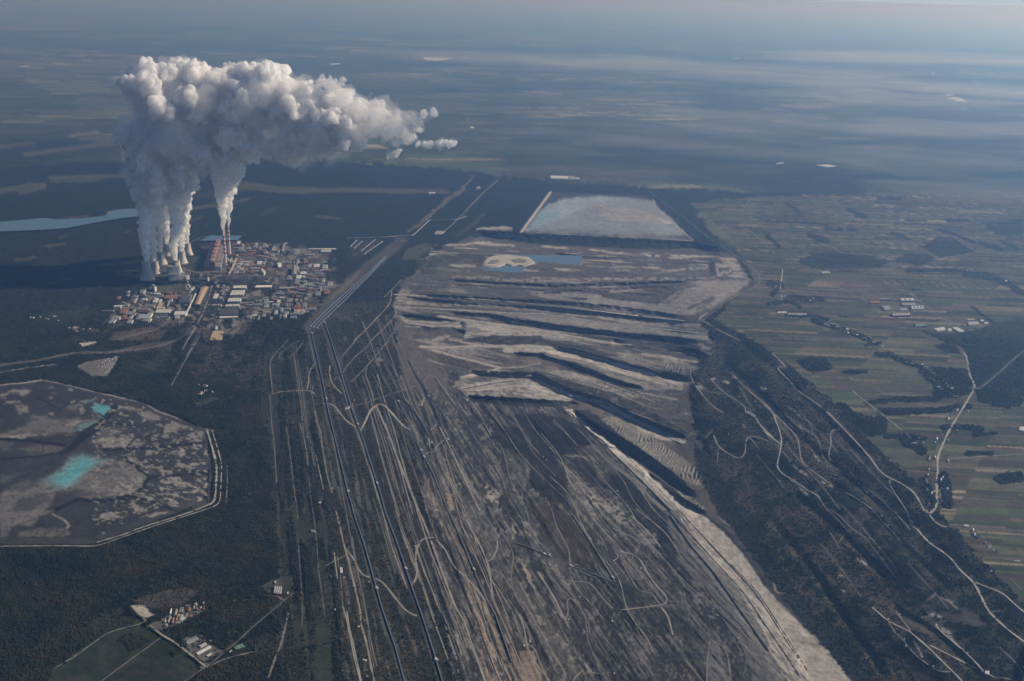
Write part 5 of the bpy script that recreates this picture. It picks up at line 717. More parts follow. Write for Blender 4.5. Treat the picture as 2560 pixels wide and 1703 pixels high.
for k, (tl, x1, y1, x2, y2) in enumerate((('Za', 1560, 665, 1715, 720), ('Za', 1760, 600, 1970, 660))):
    p, q = at(*T(tl, f"{x1},{y1}")[0]), at(*T(tl, f"{x2},{y2}")[0]); t = empty('flue_bridge', tuple(p)); tag(t, ('dark flue duct running from the boiler hall to the nearer chimney', 'dark coal bridge passing behind the nearer chimney')[k], 'duct')
    m_ = MB(); m_.bar((0, 0, 22), (*(q - p)[:2], 26), 12, 12); m_.build('duct', W_['rust'], t)
    for f_ in (.15, .4, .65, .9): m_ = MB(); c = (q - p) * f_; m_.box((c[0], c[1], 0), (3, 12, 24)); m_.build('support', W_['steel'], t)
# new unit: tall grey boiler house
p = at(*T('Za', "778,1045")[0]); t = empty('boiler_house', (p[0], p[1], 0)); tag(t, 'tallest grey blue boiler house in front of the half hidden cooling tower', 'power station')
va = math.atan2(p[0], p[1]); rx = np.array([math.cos(va), -math.sin(va)]); ry = np.array([math.sin(va), math.cos(va)])
def rr_(x0, x1, y0, y1, tilt=.12): 
    X_, Y_ = rx * math.cos(tilt) + ry * math.sin(tilt), -rx * math.sin(tilt) + ry * math.cos(tilt); return ccw([tuple(X_ * x + Y_ * y) for x, y in ((x0, y0), (x1, y0), (x1, y1), (x0, y1))])
for nm, b_, za, zb_, wl, rf in (('turbine_hall', rr_(-48, 46, 0, 45), -2, 58, 'blue', 'mid'), ('boiler_block', rr_(-40, 58, 50, 130), -2, 118, 'blue', 'mid'), ('stair_tower', rr_(59, 68, 60, 84), -2, 124, 'white', 'white'), ('bunker_bay', rr_(60, 76, 88, 128), -2, 98, 'white', 'white'), ('lift_head', rr_(36, 60, 90, 112), 118, 142, 'white', 'white'), ('annex', rr_(48, 120, 4, 36), -2, 40, 'grey', 'mid'), ('filter_house', rr_(70, 112, 70, 130), -2, 46, 'grey', 'pale')):
    m_ = MB(); m_.prism(b_, za, zb_, 1, 0); o_ = m_.build(nm, [W_[wl], W_[rf]], t)
    if nm in ('turbine_hall', 'boiler_block'):
        for k in range(4 if nm == 'boiler_block' else 3):
            xs = (-48, 46, -.5) if nm == 'turbine_hall' else (-40, 58, 49.5); m_ = MB(); zz = zb_ - 12 - k * 17; m_.prism(rr_(xs[0] + 2, xs[1] - 2, xs[2] - .3, xs[2] + .6), zz, zz + 2.2, 0, 0); m_.build('window_band', W_['glass'], o_)
def bridge(tile, q, h0, h1, wd, ht, label, group='coal conveyor bridges', mt='pale'):
    px = T(tile, q); P3 = [at(*a_) for a_ in px]; o = P3[0]; t = empty('conveyor_bridge', tuple(o)); tag(t, label, 'conveyor bridge', group); n = len(px)
    m_ = MB(); tr = MB(); hs = np.linspace(h0, h1, n)
    for k in range(n - 1):
        m_.bar((*(P3[k] - o)[:2], hs[k]), (*(P3[k + 1] - o)[:2], hs[k + 1]), wd, ht)
        L = int(np.linalg.norm(P3[k + 1] - P3[k]) / 45) + 1
        for i in range(L):
            c = P3[k] + (P3[k + 1] - P3[k]) * (i + .5) / L - o; hz_ = hs[k] + (hs[k + 1] - hs[k]) * (i + .5) / L; s_ = MB(); s_.box((c[0], c[1], 0), (2.4, wd * .8, hz_)); s_.build('trestle', W_['steel'], t)
    m_.build('gallery', W_[mt], t); return t
bridge('Za', "940,925 1100,945 1420,975", 55, 14, 8, 6, 'sloping white conveyor bridge climbing to the tall grey boiler house'); bridge('Za', "1420,975 1580,975 1640,990 1900,992 2356,988 2500,980", 12, 12, 9, 6, 'long straight white conveyor bridge along the front of the works'); bridge('Zc', "845,500 1000,520 1130,530", 20, 12, 14, 9, 'tan conveyor bridge ending at a square tower right of the chimneys', mt='tan'); bridge('Zc', "1215,430 1235,350 1250,310 1290,303", 14, 12, 16, 10, 'bent pale conveyor bridge at the back edge of the works', mt='pale'); bridge('Za', "1780,950 1830,870 1890,740 1940,600", 12, 14, 14, 8, 'tan pipe bridge running away from the foot of the nearer chimney', mt='tan')
for nm, tl, pts, h, wl, rf, lb, kw in (
    ('transfer_tower', 'Za', "1015,945 1052,940 1056,955 1018,962", 34, 'white', 'white', 'white transfer tower right of the tall boiler house', {}), ('transfer_tower', 'Za', "1385,965 1415,958 1420,985 1392,990", 40, 'white', 'pale', 'bright transfer tower where the conveyor bridges meet', {}), ('transfer_tower', 'Za', "362,1112 398,1098 450,1150 415,1165", 44, 'white', 'pale', 'wedge shaped pale tower on the lawn below the cooling towers', {}), ('transfer_tower', 'Zc', "1130,570 1180,560 1200,585 1150,595", 30, 'white', 'white', 'white tower at the right end of the works bridge', {}), ('transfer_tower', 'Zc', "1125,700 1145,698 1148,706 1128,708", 26, 'white', 'white', 'slim white tower beside the dark road right of the works', {}),
    ('storage_shed', 'Za', "1278,1160 1412,1158 1250,1478 1150,1478", 22, 'dark', 'tan', 'long shed with a broad tan roof beside the main street', {'pitched': 6}), ('sawtooth_hall', 'Za', "1850,1182 2090,1180 2112,1132 1880,1136", 14, 'blue', 'dark', 'northernmost and shallowest hall with a saw tooth roof', {'saw': 10}), ('sawtooth_hall', 'Za', "1795,1308 2042,1308 2082,1212 1842,1222", 16, 'blue', 'dark', 'deepest of the saw tooth roofed halls, blue front wall', {'saw': 11}), ('sawtooth_hall', 'Za', "1748,1432 1992,1430 2022,1368 1782,1368", 14, 'blue', 'dark', 'third saw tooth roofed hall from the back', {'saw': 10}), ('sawtooth_hall', 'Za', "1708,1516 1968,1514 1986,1480 1722,1484", 13, 'blue', 'dark', 'front saw tooth hall behind the plain dark flat roof', {'saw': 10}),
    ('warehouse', 'Zc', "270,1330 570,1326 560,1238 305,1240", 16, 'grey', 'dark', 'big warehouse with a plain dark flat roof in front of the saw tooth halls', {}), ('warehouse', 'Zc', "285,1384 550,1374 556,1354 292,1360", 10, 'blue', 'white', 'narrow white roofed lean-to along the dark warehouse', {}), ('warehouse', 'Zc', "800,935 1045,935 1055,900 830,905", 14, 'grey', 'rust', 'brownish striped roof hall right of the saw tooth halls', {'saw': 12}), ('warehouse', 'Zb', "1870,785 2100,780 2130,718 1900,720", 18, 'white', 'white', 'hall with the brightest white flat roof in the lower works', {}), ('warehouse', 'Zb', "1890,850 1960,850 1975,800 1900,800", 16, 'white', 'pale', 'small pale hall attached below the white flat roof', {}), ('warehouse', 'Zb', "1960,550 2170,550 2210,395 2020,395", 20, 'grey', 'dark', 'large dark flat roofed hall under the little steam plume', {}), ('warehouse', 'Zb', "1530,745 1800,745 1830,690 1560,690", 14, 'blue', 'mid', 'wide blue grey ribbed hall in the middle of the lower works', {'saw': 12}), ('warehouse', 'Zb', "1690,490 1930,490 1960,420 1730,420", 18, 'dark', 'rust', 'wide brown roofed hall behind the lower works yard', {}), ('warehouse', 'Zb', "1220,850 1420,850 1430,780 1240,780", 22, 'blue', 'blue', 'bright blue hall with a white stair tower', {}), ('warehouse', 'Zb', "1315,890 1440,885 1470,850 1320,850", 14, 'white', 'pale', 'pale hall just in front of the blue hall', {}), ('warehouse', 'Zb', "655,925 720,925 830,800 770,800", 12, 'blue', 'mid', 'long blue grey hall lengthwise in the walled yard at the lower left', {}), ('warehouse', 'Zb', "740,930 770,930 860,810 830,810", 12, 'white', 'pale', 'slim pale hall lengthwise in the walled yard', {}), ('warehouse', 'Zb', "950,770 1130,770 1150,720 970,720", 12, 'blue', 'mid', 'low blue grey hall left of the blue hall', {}), ('warehouse', 'Zb', "860,625 950,625 958,612 868,612", 10, 'white', 'white', 'thin white roof at the left edge of the works', {}), ('warehouse', 'Zb', "1745,625 1765,620 1815,515 1795,515", 14, 'dark', 'white', 'narrow white lengthwise roof in the tan yard', {}), ('warehouse', 'Zb', "1490,530 1520,525 1545,455 1520,455", 14, 'dark', 'pale', 'pale lengthwise roof at the head of the works yard', {}), ('warehouse', 'Zb', "1540,680 1640,675 1690,560 1600,565", 12, 'dark', 'tan', 'tan roofed yard hall in the centre of the lower works', {}), ('warehouse', 'Zb', "2070,800 2085,800 2285,385 2268,385", 16, 'white', 'white', 'very long thin white gallery left of the tan storage shed', {}),
    ('warehouse', 'Zc', "1345,740 1420,740 1425,620 1355,625", 24, 'mid', 'mid', 'dark grey barn shaped hall among trees right of the works', {'pitched': 10}), ('warehouse', 'Zc', "900,690 940,725 965,690 915,650", 24, 'white', 'tan', 'tilted tan roof with white ribs at the right corner of the works', {'lights': 4}), ('warehouse', 'Zc', "1590,372 2000,370 2010,358 1600,360", 10, 'dark', 'white', 'long thin white roof at the far right of the works', {}), ('warehouse', 'Zc', "1775,415 1930,412 1932,372 1790,374", 16, 'blue', 'pale', 'pale blue fronted hall under the long thin white roof', {'lights': 6}), ('warehouse', 'Zc', "1535,455 1680,452 1690,438 1545,440", 12, 'blue', 'pale', 'low pale hall in the trees at the back right', {}), ('warehouse', 'Zc', "1380,430 1465,428 1470,365 1395,368", 12, 'grey', 'mid', 'grey square hall in the trees behind the right works', {}), ('warehouse', 'Zc', "1160,950 1480,945 1480,930 1180,925", 14, 'brick', 'pale', 'long low hall with a pinkish roof in the right works', {}), ('warehouse', 'Zc', "1600,890 1660,890 1665,865 1605,865", 16, 'blue', 'blue', 'small bright blue box hall in the right works', {}), ('warehouse', 'Zc', "1380,1310 1545,1300 1550,1250 1390,1250", 10, 'grey', 'tan', 'tan roofed hall at the lower right of the works', {}), ('warehouse', 'Zc', "1130,1150 1180,1150 1185,1110 1140,1110", 16, 'white', 'white', 'bright cream block in the lower middle works', {}), ('warehouse', 'Zc', "1060,1190 1170,1190 1175,1165 1070,1165", 12, 'white', 'pale', 'pale low block just below the bright cream block', {}), ('warehouse', 'Zc', "1170,1085 1240,1085 1245,1072 1180,1072", 12, 'white', 'white', 'thin white block above the bright cream block', {}), ('warehouse', 'Zc', "220,1550 250,1550 258,1500 232,1500", 18, 'white', 'white', 'white tower block at the lower edge of the works', {}), ('warehouse', '01', "1930,1560 2040,1560 2060,1480 1960,1475", 8, 'grey', 'tan', 'wide low tan yard roof below the dark warehouse', {})):
    hall(nm, tl, pts, h, wl, rf, lb, **kw)
# silos and stacks with steam
for x, y, hh in ((1000, 1210, 60), (1030, 1230, 35)):
    chimney('Za', x, y, hh, 4, 3, 2, hh * .5, 'small pale works chimney giving off steam, the taller one' if hh > 40 else 'small pale works chimney beside the taller steaming one', ('white', 'pale'), 'works_chimney')
def silo(tile, x, y, r_, hh, label, group):
    p = at(*T(tile, f"{x},{y}")[0]); t = empty('silo', (p[0], p[1], 0)); tag(t, label, 'silo', group)
    m_ = MB(); m_.lathe([(r_, 0), (r_, hh)], 20); m_.build('drum', W_['white'], t, True); m_ = MB(); m_.lathe([(r_ + .4, hh), (r_ * .5, hh + r_ * .35), (.05, hh + r_ * .5)], 20); m_.build('cap', W_['pale'], t, True)
for x, y in ((1110, 1235), (1130, 1210), (1760, 685), (1800, 700), (1830, 680)): silo('Za', x, y, 10, 30, 'pale drum shaped silo standing near the tan storage shed' if x < 1500 else 'pale drum shaped silo at the foot of the nearer chimney', 'silos by the tan shed' if x < 1500 else 'silos by the nearer chimney')
# the many smaller works buildings: pads along the street grid
a = at(*T('Za', "1250,1500")[0]); b_ = at(*T('Za', "1460,1110")[0]); SA = math.atan2((b_ - a)[1], (b_ - a)[0]); ua = np.array([math.cos(SA), math.sin(SA)]); ub_ = np.array([ua[1], -ua[0]])
rb_ = np.random.default_rng(23); USED = []
def small_block(u, v, wA, wB, h, wl, rf, label, group, name='works_building'):
    p = at(u, v, 0)
    if any(abs((p[:2] - q) @ ua) < (wA + s) / 2 + 4 and abs((p[:2] - q) @ ub_) < (wB + s2) / 2 + 4 for q, s, s2 in USED): return
    USED.append((p[:2], wA, wB)); t = None
    m_ = MB(); b4 = ccw([tuple(ua * x + ub_ * y) for x, y in ((-wA / 2, -wB / 2), (wA / 2, -wB / 2), (wA / 2, wB / 2), (-wA / 2, wB / 2))])
    if min(wA, wB) > 16: m_.prism(b4, -1, h, 1, 0); c = rb_.uniform(-.2, .2, 2) * (wA, wB); m_.box((*(ua * c[0] + ub_ * c[1]), h), (min(wA, wB) * .3, min(wA, wB) * .22, 3.5), 1, SA)
    else: m_.gable(b4, -1, h, h + 3)
    o_ = m_.build(name, [W_[wl], W_[rf]]); o_.location = (p[0], p[1], zat(u, v)); tag(o_, label, 'building', group)
AREAS = [('Zb', "830,480 1000,360 1350,400 1900,420 1700,880 1300,1000 700,950 640,780", 44, 'works yard below the cooling towers', 'lower works'), ('Zc', "480,560 960,580 950,740 440,740", 34, 'pipe yard right of the nearer chimney', 'pipe yard'), ('Zc', "480,290 1080,320 1190,410 1100,560 560,460", 38, 'back yard behind the chimneys', 'back yard'), ('Zc', "1280,570 1880,560 1860,860 1280,880", 36, 'wooded right hand works', 'right works'), ('Zc', "680,1180 1500,1060 1700,1250 1480,1420 700,1400", 42, 'lower right works by the coal corridor', 'lower right works'), ('Zc', "260,900 420,920 300,1230 190,1230", 10, 'strip left of the saw tooth halls', 'saw tooth strip'), ('Zc', "1500,880 1920,880 1900,1050 1150,1050", 30, 'rows between the right works lanes', 'right lanes'), ('03', "1580,930 1880,850 1930,900 1600,1050 1480,1080", 22, 'scrap yard beside the country road', 'scrap yard')]
for tl, q, n_, place, gname in AREAS:
    pl = T(tl, q); lo, hi = pl.min(0), pl.max(0); c = 0; tries = 0
    while c < n_ and tries < 900:
        tries += 1; u, v = rb_.uniform(lo[0], hi[0]), rb_.uniform(lo[1], hi[1])
        if not inside(pl, np.array([u]), np.array([v]))[0]: continue
        k = int(rb_.choice(4, p=(.24, .46, .06, .24))); nb = len(USED); sc_ = .35 if tl == '03' else 1
        wA, wB = rb_.uniform(30, 150) * sc_, rb_.uniform(16, 56) * sc_
        if rb_.random() < .4: wA, wB = wB * .9, wA * .7
        rf, wl, word = (('pale', 'white', 'pale'), ('mid', 'grey', 'grey'), ('white', 'white', 'white'), ('rust', 'brick', 'brown'))[k]
        ar = wA * wB; size = 'small' if ar < 1200 * sc_ ** 2 else 'mid sized' if ar < 2600 * sc_ ** 2 else 'large'; ra = wA / wB; shp = 'lengthwise' if ra > 2.2 else 'crosswise' if ra < .55 else 'oblong' if ra > 1.5 or ra < .75 else 'square'
        small_block(u, v, wA, wB, rb_.uniform(6, 19) * (.5 if tl == '03' else 1), wl, rf, f'{size} {shp} {word} roofed building in the {place}', f'{word} roofed buildings, {gname}'); c += len(USED) > nb

# ------------------------------------------------------------------ elsewhere
for k, (x1, x2, y1, y2) in enumerate([(725 + i * 22, 0, 0, 0) for i in range(16)]):
    f_ = k / 15; tp = np.array([740 + 350 * f_, 228 - 85 * f_]); bt = np.array([850 + 138 * min(1, f_ * 1.0), 327 - 0 * f_]) if f_ > .35 else np.array([740 + 320 * f_ + 10, 240 + 240 * f_])
    ps = np.vstack([np.array([0, 852]) + tp * .27165, np.array([0, 852]) + bt * .27165]); q = [at(*p_) for p_ in ps]; o = q[0]; t = empty('storage_row', tuple(o)); tag(t, 'one of the long rows of stacked grey goods on the triangular storage yard', 'storage row', 'rows on the triangular storage yard')
    d = (q[1] - q[0])[:2]; L = np.linalg.norm(d); nn = max(int(L / 28), 1); ang = math.atan2(d[1], d[0])
    m_ = MB()
    for i in range(nn):
        if (i * 7 + k * 3) % 9 == 0: continue
        c = d * (i + .5) / nn; m_.box((c[0], c[1], 0), (L / nn * .8, 6, 3.5 + (i * 5 + k) % 4), (i + k) % 3, ang)
    m_.build('stack', [W_['pale'], W_['mid'], W_['white']], t)
for nm, tl, pts, h, wl, rf, lb, kw in (
    ('farm_hall', '03', "1700,1195 1800,1146 1828,1172 1722,1218", 6, 'grey', 'green', 'green and white ribbed roof hall, the rear one of the depot', {'lights': 8}), ('farm_hall', '03', "1822,1240 1882,1206 1906,1222 1850,1252", 6, 'grey', 'white', 'short pale ribbed hall in the middle of the depot', {'lights': 4}), ('farm_hall', '03', "1798,1300 1922,1236 1948,1252 1822,1318", 6, 'grey', 'white', 'longest pale roofed hall of the depot', {'pitched': 3}), ('farm_hall', '03', "1900,1326 1944,1302 1952,1312 1910,1336", 4, 'grey', 'white', 'small white shed at the front of the depot', {}), ('farm_hall', '03', "1830,1140 1870,1122 1900,1160 1880,1170", 5, 'dark', 'mid', 'dark shed behind the depot halls', {}), ('farm_hall', '03', "1630,958 1664,944 1712,980 1676,996", 6, 'grey', 'white', 'square pale hall at the scrap yard', {'lights': 5}), ('farm_hall', '03', "1590,1005 1650,985 1680,1010 1620,1032", 4, 'grey', 'mid', 'grey flat shed in front of the square pale hall', {}), ('farm_hall', '03', "1925,1184 1940,1178 1950,1188 1936,1194", 5, 'white', 'white', 'tiny white hut at the rear corner of the depot', {}), ('farm_hall', '03', "2150,1250 2230,1215 2260,1240 2170,1270", 5, 'green', 'green', 'green roofed barn beside the tarred road', {}), ('farm_hall', '03', "2108,1296 2130,1276 2138,1282 2116,1302", 4, 'white', 'white', 'white van like shed beside the green barn', {}),
    ('pump_house', '13', "160,755 235,765 240,690 170,685", 10, 'dark', 'mid', 'dark square building in the fenced paved compound', {'lights': 4}), ('pump_house', '13', "172,660 182,660 184,640 174,640", 8, 'white', 'white', 'white post shaped hut behind the dark square building', {}), ('pump_house', '13', "284,758 300,758 302,742 286,742", 5, 'white', 'white', 'white hut at the gate of the paved compound', {}), ('workshop', '13', "775,565 800,570 795,515 772,510", 6, 'white', 'white', 'white workshop at the fork of the pale road', {}), ('workshop', '13', "505,190 545,195 548,172 510,168", 6, 'white', 'mid', 'small building alone on the square lawn', {}), ('workshop', '13', "2245,90 2300,175 2320,170 2262,85", 8, 'blue', 'dark', 'long dark machine hall beside the pale heap', {}), ('workshop', '12', "820,625 862,615 866,600 828,608", 7, 'white', 'pale', 'pale transfer house beside the long conveyor crossing', {}), ('workshop', '12', "1585,890 1600,950 1608,948 1594,888", 6, 'white', 'white', 'slim white building beside the dark conveyor', {}), ('workshop', '12', "1935,530 1945,548 1950,546 1940,528", 8, 'white', 'white', 'white kiosk on the dark pit flank', {}), ('workshop', '12', "575,1490 595,1490 598,1480 578,1480", 5, 'white', 'white', 'white hut at the end of the thin track', {}),
    ('factory', '31', "1222,1200 1352,1200 1346,1174 1218,1176", 14, 'blue', 'pale', 'longest pale factory hall of the estate beyond the fields', {'lights': 3}), ('factory', '31', "1240,1240 1358,1240 1350,1218 1230,1219", 12, 'blue', 'pale', 'pale factory hall just in front of the longest one', {}), ('factory', '31', "1075,1285 1134,1282 1116,1246 1050,1249", 12, 'blue', 'pale', 'square factory hall at the left of the estate', {}), ('factory', '31', "1150,1338 1312,1334 1302,1312 1140,1316", 14, 'dark', 'mid', 'dark roofed factory hall at the front of the estate', {'lights': 6}), ('factory', '31', "1320,1280 1442,1278 1430,1242 1312,1244", 12, 'blue', 'mid', 'grey blue factory hall in the centre of the estate', {'lights': 4}), ('factory', '31', "1022,1190 1116,1188 1110,1172 1018,1174", 10, 'dark', 'mid', 'dark hall at the back left of the estate', {}), ('factory', '31', "1215,1290 1280,1288 1275,1268 1212,1270", 10, 'blue', 'pale', 'small pale hall between the factory halls', {}), ('factory', '31', "940,1225 1040,1222 1030,1195 935,1200", 9, 'brick', 'rust', 'brown low sheds at the field corner of the estate', {}), ('factory', '31', "1560,1475 1636,1465 1620,1440 1522,1456", 10, 'white', 'white', 'bright white hall in the wood clearing, the left one', {}), ('factory', '31', "1758,1482 1806,1474 1740,1442 1694,1446", 10, 'white', 'white', 'bright white hall in the wood clearing, the right one', {}), ('factory', '31', "1660,1478 1692,1474 1686,1454 1654,1456", 8, 'white', 'white', 'small white block between the two bright white halls', {}), ('factory', '31', "1850,1425 1942,1418 1940,1388 1835,1396", 9, 'grey', 'pale', 'pale flat works by the wood edge', {'lights': 5}), ('factory', '31', "1840,1378 1902,1375 1896,1364 1830,1366", 8, 'grey', 'tan', 'tan works roof behind the pale flat works', {}), ('factory', '31', "1960,1388 1990,1388 1985,1374 1955,1375", 8, 'white', 'white', 'white block at the top of the works by the wood edge', {}), ('factory', '31', "1995,1410 2030,1410 2022,1396 1990,1397", 8, 'white', 'white', 'white block nearest the hedge by the wood', {}), ('factory', '31', "1360,1436 1442,1432 1430,1408 1350,1412", 9, 'green', 'green', 'green domed hall alone in front of the estate', {'pitched': 8}), ('factory', '31', "500,952 582,948 560,928 480,931", 9, 'green', 'green', 'teal roofed hall by the brown field', {'lights': 3}), ('factory', '31', "1228,893 1278,893 1274,884 1224,885", 9, 'white', 'pale', 'pale barn in the village across the fields', {}),
    ('factory', '21', "355,72 520,76 520,50 352,48", 14, 'white', 'white', 'white long hall beyond the upper ash pond', {}), ('factory', '21', "524,76 580,74 578,50 526,50", 18, 'white', 'pale', 'tall pale block at the end of the white long hall', {}), ('factory', '21', "582,78 622,77 620,66 584,66", 10, 'white', 'white', 'low white annex beyond the upper ash pond', {}), ('factory', '11', "1590,212 1650,210 1650,200 1592,202", 12, 'white', 'white', 'white hall far off at the forest edge', {}), ('factory', '11', "1640,585 1700,585 1740,558 1660,556", 10, 'blue', 'pale', 'pale blue hall beside the far sandy road', {}), ('factory', '11', "2025,165 2068,162 2060,145 2035,150", 14, 'white', 'pale', 'pale tent roofed hall far along the sandy strip', {}), ('glasshouse', '30', "1622,872 1690,868 1710,876 1640,880", 10, 'white', 'white', 'rear strip of the far white glasshouses', {}), ('glasshouse', '30', "1645,906 1720,892 1760,902 1700,916", 10, 'white', 'white', 'left white glasshouse of the far group', {}), ('glasshouse', '30', "1715,930 1832,936 1775,902 1730,914", 10, 'white', 'white', 'largest white glasshouse of the far group', {}), ('glasshouse', '30', "450,1520 540,1536 628,1528 545,1512", 10, 'white', 'white', 'gleaming white roof alone on the far right plain', {}), ('glasshouse', '30', "1508,682 1535,684 1533,674 1508,672", 12, 'white', 'white', 'tiny white roof in the far right haze', {}), ('glasshouse', '30', "75,1506 145,1496 140,1492 90,1498", 12, 'white', 'pale', 'pale roof strip left of the gleaming white one', {}), ('farm_hall', '32', "1538,676 1700,674 1700,668 1540,669", 6, 'white', 'pale', 'long pale poultry shed beside the village road', {}), ('farm_hall', '32', "2310,820 2400,835 2400,790 2320,788", 9, 'white', 'white', 'white hall at the edge of the small sand quarry', {}), ('farm_hall', '33', "1800,135 1845,140 1848,126 1806,124", 7, 'white', 'white', 'gleaming white shed beside the field above the canal', {}), ('farm_hall', '33', "2260,462 2320,466 2322,452 2264,450", 6, 'grey', 'pale', 'grey farm shed on the field near the right edge', {}), ('farm_hall', '31', "85,1312 160,1310 170,1298 90,1300", 9, 'white', 'white', 'white farm block at the left of the pale yard', {}), ('farm_hall', '31', "180,1325 350,1328 360,1315 190,1312", 7, 'grey', 'pale', 'long pale farm roof along the yard', {}), ('workshop', '33', "1995,1490 2035,1500 2040,1470 2000,1465", 6, 'white', 'white', 'white site office where the terrace roads meet', {}), ('workshop', '22', "2150,660 2230,700 2250,690 2170,640", 5, 'dark', 'mid', 'dark rectangular basin house on the terrace', {})):
    hall(nm, tl, pts, h, wl, rf, lb, **kw)
# far chimney
chimney('10', 1952, 1126, 110, 5, 3.5, 2, 60, 'lone thin white chimney far out on the plain beyond the plume', ('white', 'pale'), 'works_chimney'); hall('factory', '10', "1968,1178 2008,1180 2006,1166 1972,1164", 12, 'white', 'white', 'white roof beside the lone far chimney')
# white huts and machines scattered about the mine
hut_m = None
def hut(tile, x, y, w_, d_, h_, label, group, rz):
    global hut_m
    (u, v), = T(tile, f"{x},{y}"); p = at(u, v, zat(u, v)); m_ = MB(); m_.gable([(-w_ / 2, -d_ / 2), (w_ / 2, -d_ / 2), (w_ / 2, d_ / 2), (-w_ / 2, d_ / 2)], 0, h_, h_ * 1.35); o_ = m_.build('hut', [W_['white'], W_['white']]); o_.location = tuple(p); o_.rotation_euler = (0, 0, rz); tag(o_, label, 'hut', group)
HUTS = {'white site huts in the scrub below the forest': ('tiny white site hut in the dark scrub left of the conveyors', '13', "725,905 727,913 690,604 812,612 855,850 990,1370 1010,1378 1025,1524 1000,1008 945,1064 1040,657"), 'white site huts along the pit flank': ('tiny white hut or machine on the pit flank beside the conveyors', '12', "1155,75 1105,93 1900,755 1695,680 1300,473 1610,820 1440,230 1215,895 700,1360 510,255 470,888 905,550 1490,300"), 'white machines on the pit floor': ('tiny white machine standing on the dark pit floor', '23', "345,405 590,495 1185,530 520,1000 165,1200 110,1240 920,1015 1890,960 2085,1175 620,790 940,1495"), 'white machines below the terraces': ('tiny white machine below the ribbed dumping slope', '22', "295,662 355,990 290,1072 318,1100 970,1385 1990,858 1705,765 2240,560"), 'white huts on the right slopes': ('tiny white hut on the wooded slope right of the pit', '33', "1108,995 1255,1180 1270,1243 1415,1345 1520,1432 1660,1128 1790,1270 1835,1308 1545,1050 1510,960 1875,605 2055,553 2045,312 1340,150 1045,48 1105,132 2350,1440"), 'white huts between the coal heaps': ('tiny white hut beside the black coal heaps', '11', "920,770 995,770 1050,700 1350,650 1335,655 1200,795 1178,798 850,790 745,1250 920,1335 665,1350 1015,1240"), 'far white dots on the plain': ('tiny gleaming roof on the hazy plain beyond the plume', '20', "687,960 1122,990 2220,1020 2270,1028 700,962")}
for g_, (lb, tl, q) in HUTS.items():
    for x, y in [tuple(map(float, s.split(','))) for s in q.split()]:
        big = 2.6 if tl == '20' else .75; hut(tl, x, y, rb_.uniform(9, 14) * big, rb_.uniform(6, 9) * big, rb_.uniform(3.5, 6) * big, lb, g_, rb_.uniform(0, 3.1))
# villages
VIL = [('32', "1490,1560 1555,1400 1550,1290 1565,1200 1560,1050", 34, 60, 'village street along the curving pale road', 'village street houses'), ('32', "1610,960 1700,770 1790,640", 20, 55, 'strip village beside the upper pale road', 'upper street houses'), ('32', "1050,40 1180,120 1300,190 1420,250 1500,330 1640,430 1780,530", 40, 60, 'village along the diagonal field lane', 'diagonal lane houses'), ('31', "490,1400 600,1430 720,1480 830,1510 950,1560", 34, 50, 'hamlet at the near end of the diagonal lane', 'near hamlet houses'), ('31', "20,1060 80,1150 160,1190 320,1190 500,1195", 40, 60, 'village between pit rim road and estate', 'rim village houses'), ('31', "560,690 660,690", 10, 40, 'hamlet on the far fields', 'far hamlet houses'), ('31', "900,740 1100,740 1150,880 1050,890 850,880", 26, 90, 'village under the tree belt', 'tree belt village houses'), ('31', "1500,880 1750,900 2000,960 2250,1030", 26, 50, 'far village in the hedges', 'hedge village houses'), ('31', "1860,300 1960,320 1620,350 1660,265", 14, 60, 'hazy far village at the right', 'hazy village houses'), ('33', "1870,190 1950,210 2050,310 2120,360", 12, 40, 'scattered farms above the canal', 'canal farm houses'), ('32', "1240,840 1330,890 1400,960", 16, 60, 'hamlet at the foot of the field road', 'foot hamlet houses'), ('02', "1800,420 1930,440 1880,500", 12, 40, 'clearing in the wood by the ash pond', 'wood clearing houses'), ('01', "390,1360 530,1355 300,1330 810,1485 670,1495", 12, 80, 'dark meadow left of the works', 'meadow houses'), ('02', "600,140 750,115 850,125", 14, 40, 'siding beside the railway', 'railside houses')]
HM = []
for k in range(4):
    m_ = MB(); wx, wy = ((13, 9), (16, 10), (11, 9), (22, 9))[k]; m_.gable([(-wx / 2, -wy / 2), (wx / 2, -wy / 2), (wx / 2, wy / 2), (-wx / 2, wy / 2)], -1, 5, 9.5); m_.box((wx * .2, .8, 7.5), (1, 1, 3), 0)
    o_ = m_.build('house', [W_['white'], W_[('rust', 'mid', 'pale', 'white')[k]]]); HM.append(o_.data); bpy.data.objects.remove(o_)
nh = 0
for tl, q, n_, spread, place, g_ in VIL:
    px = T(tl, q)
    for k in range(n_):
        if nh >= 296: break
        i = rb_.integers(0, len(px) - 1); p = px[i] + (px[i + 1] - px[i]) * rb_.random(); p3 = at(*p); d = at(*px[i + 1]) - at(*px[i]); d = d[:2] / np.linalg.norm(d[:2]); off = rb_.choice([-1, 1]) * rb_.uniform(16, spread)
        x, y = p3[:2] + np.array([-d[1], d[0]]) * off; kk = rb_.integers(0, 4); o_ = bpy.data.objects.new('house', HM[kk]); COL.objects.link(o_); u, v = to_px(x, y, 0.0); z = zat(u, v); c = at(u, v, z); o_.location = (c[0], c[1], z); o_.rotation_euler = (0, 0, math.atan2(d[1], d[0]) + (math.pi / 2 if rb_.random() < .5 else 0)); s_ = rb_.uniform(.9, 1.3); o_.scale = (s_, s_, s_)
        word = ('rust red', 'grey', 'pale', 'white')[kk]; tag(o_, f'small {word} roofed house in the {place}', 'house', f'{g_}, {word} roofs'); nh += 1
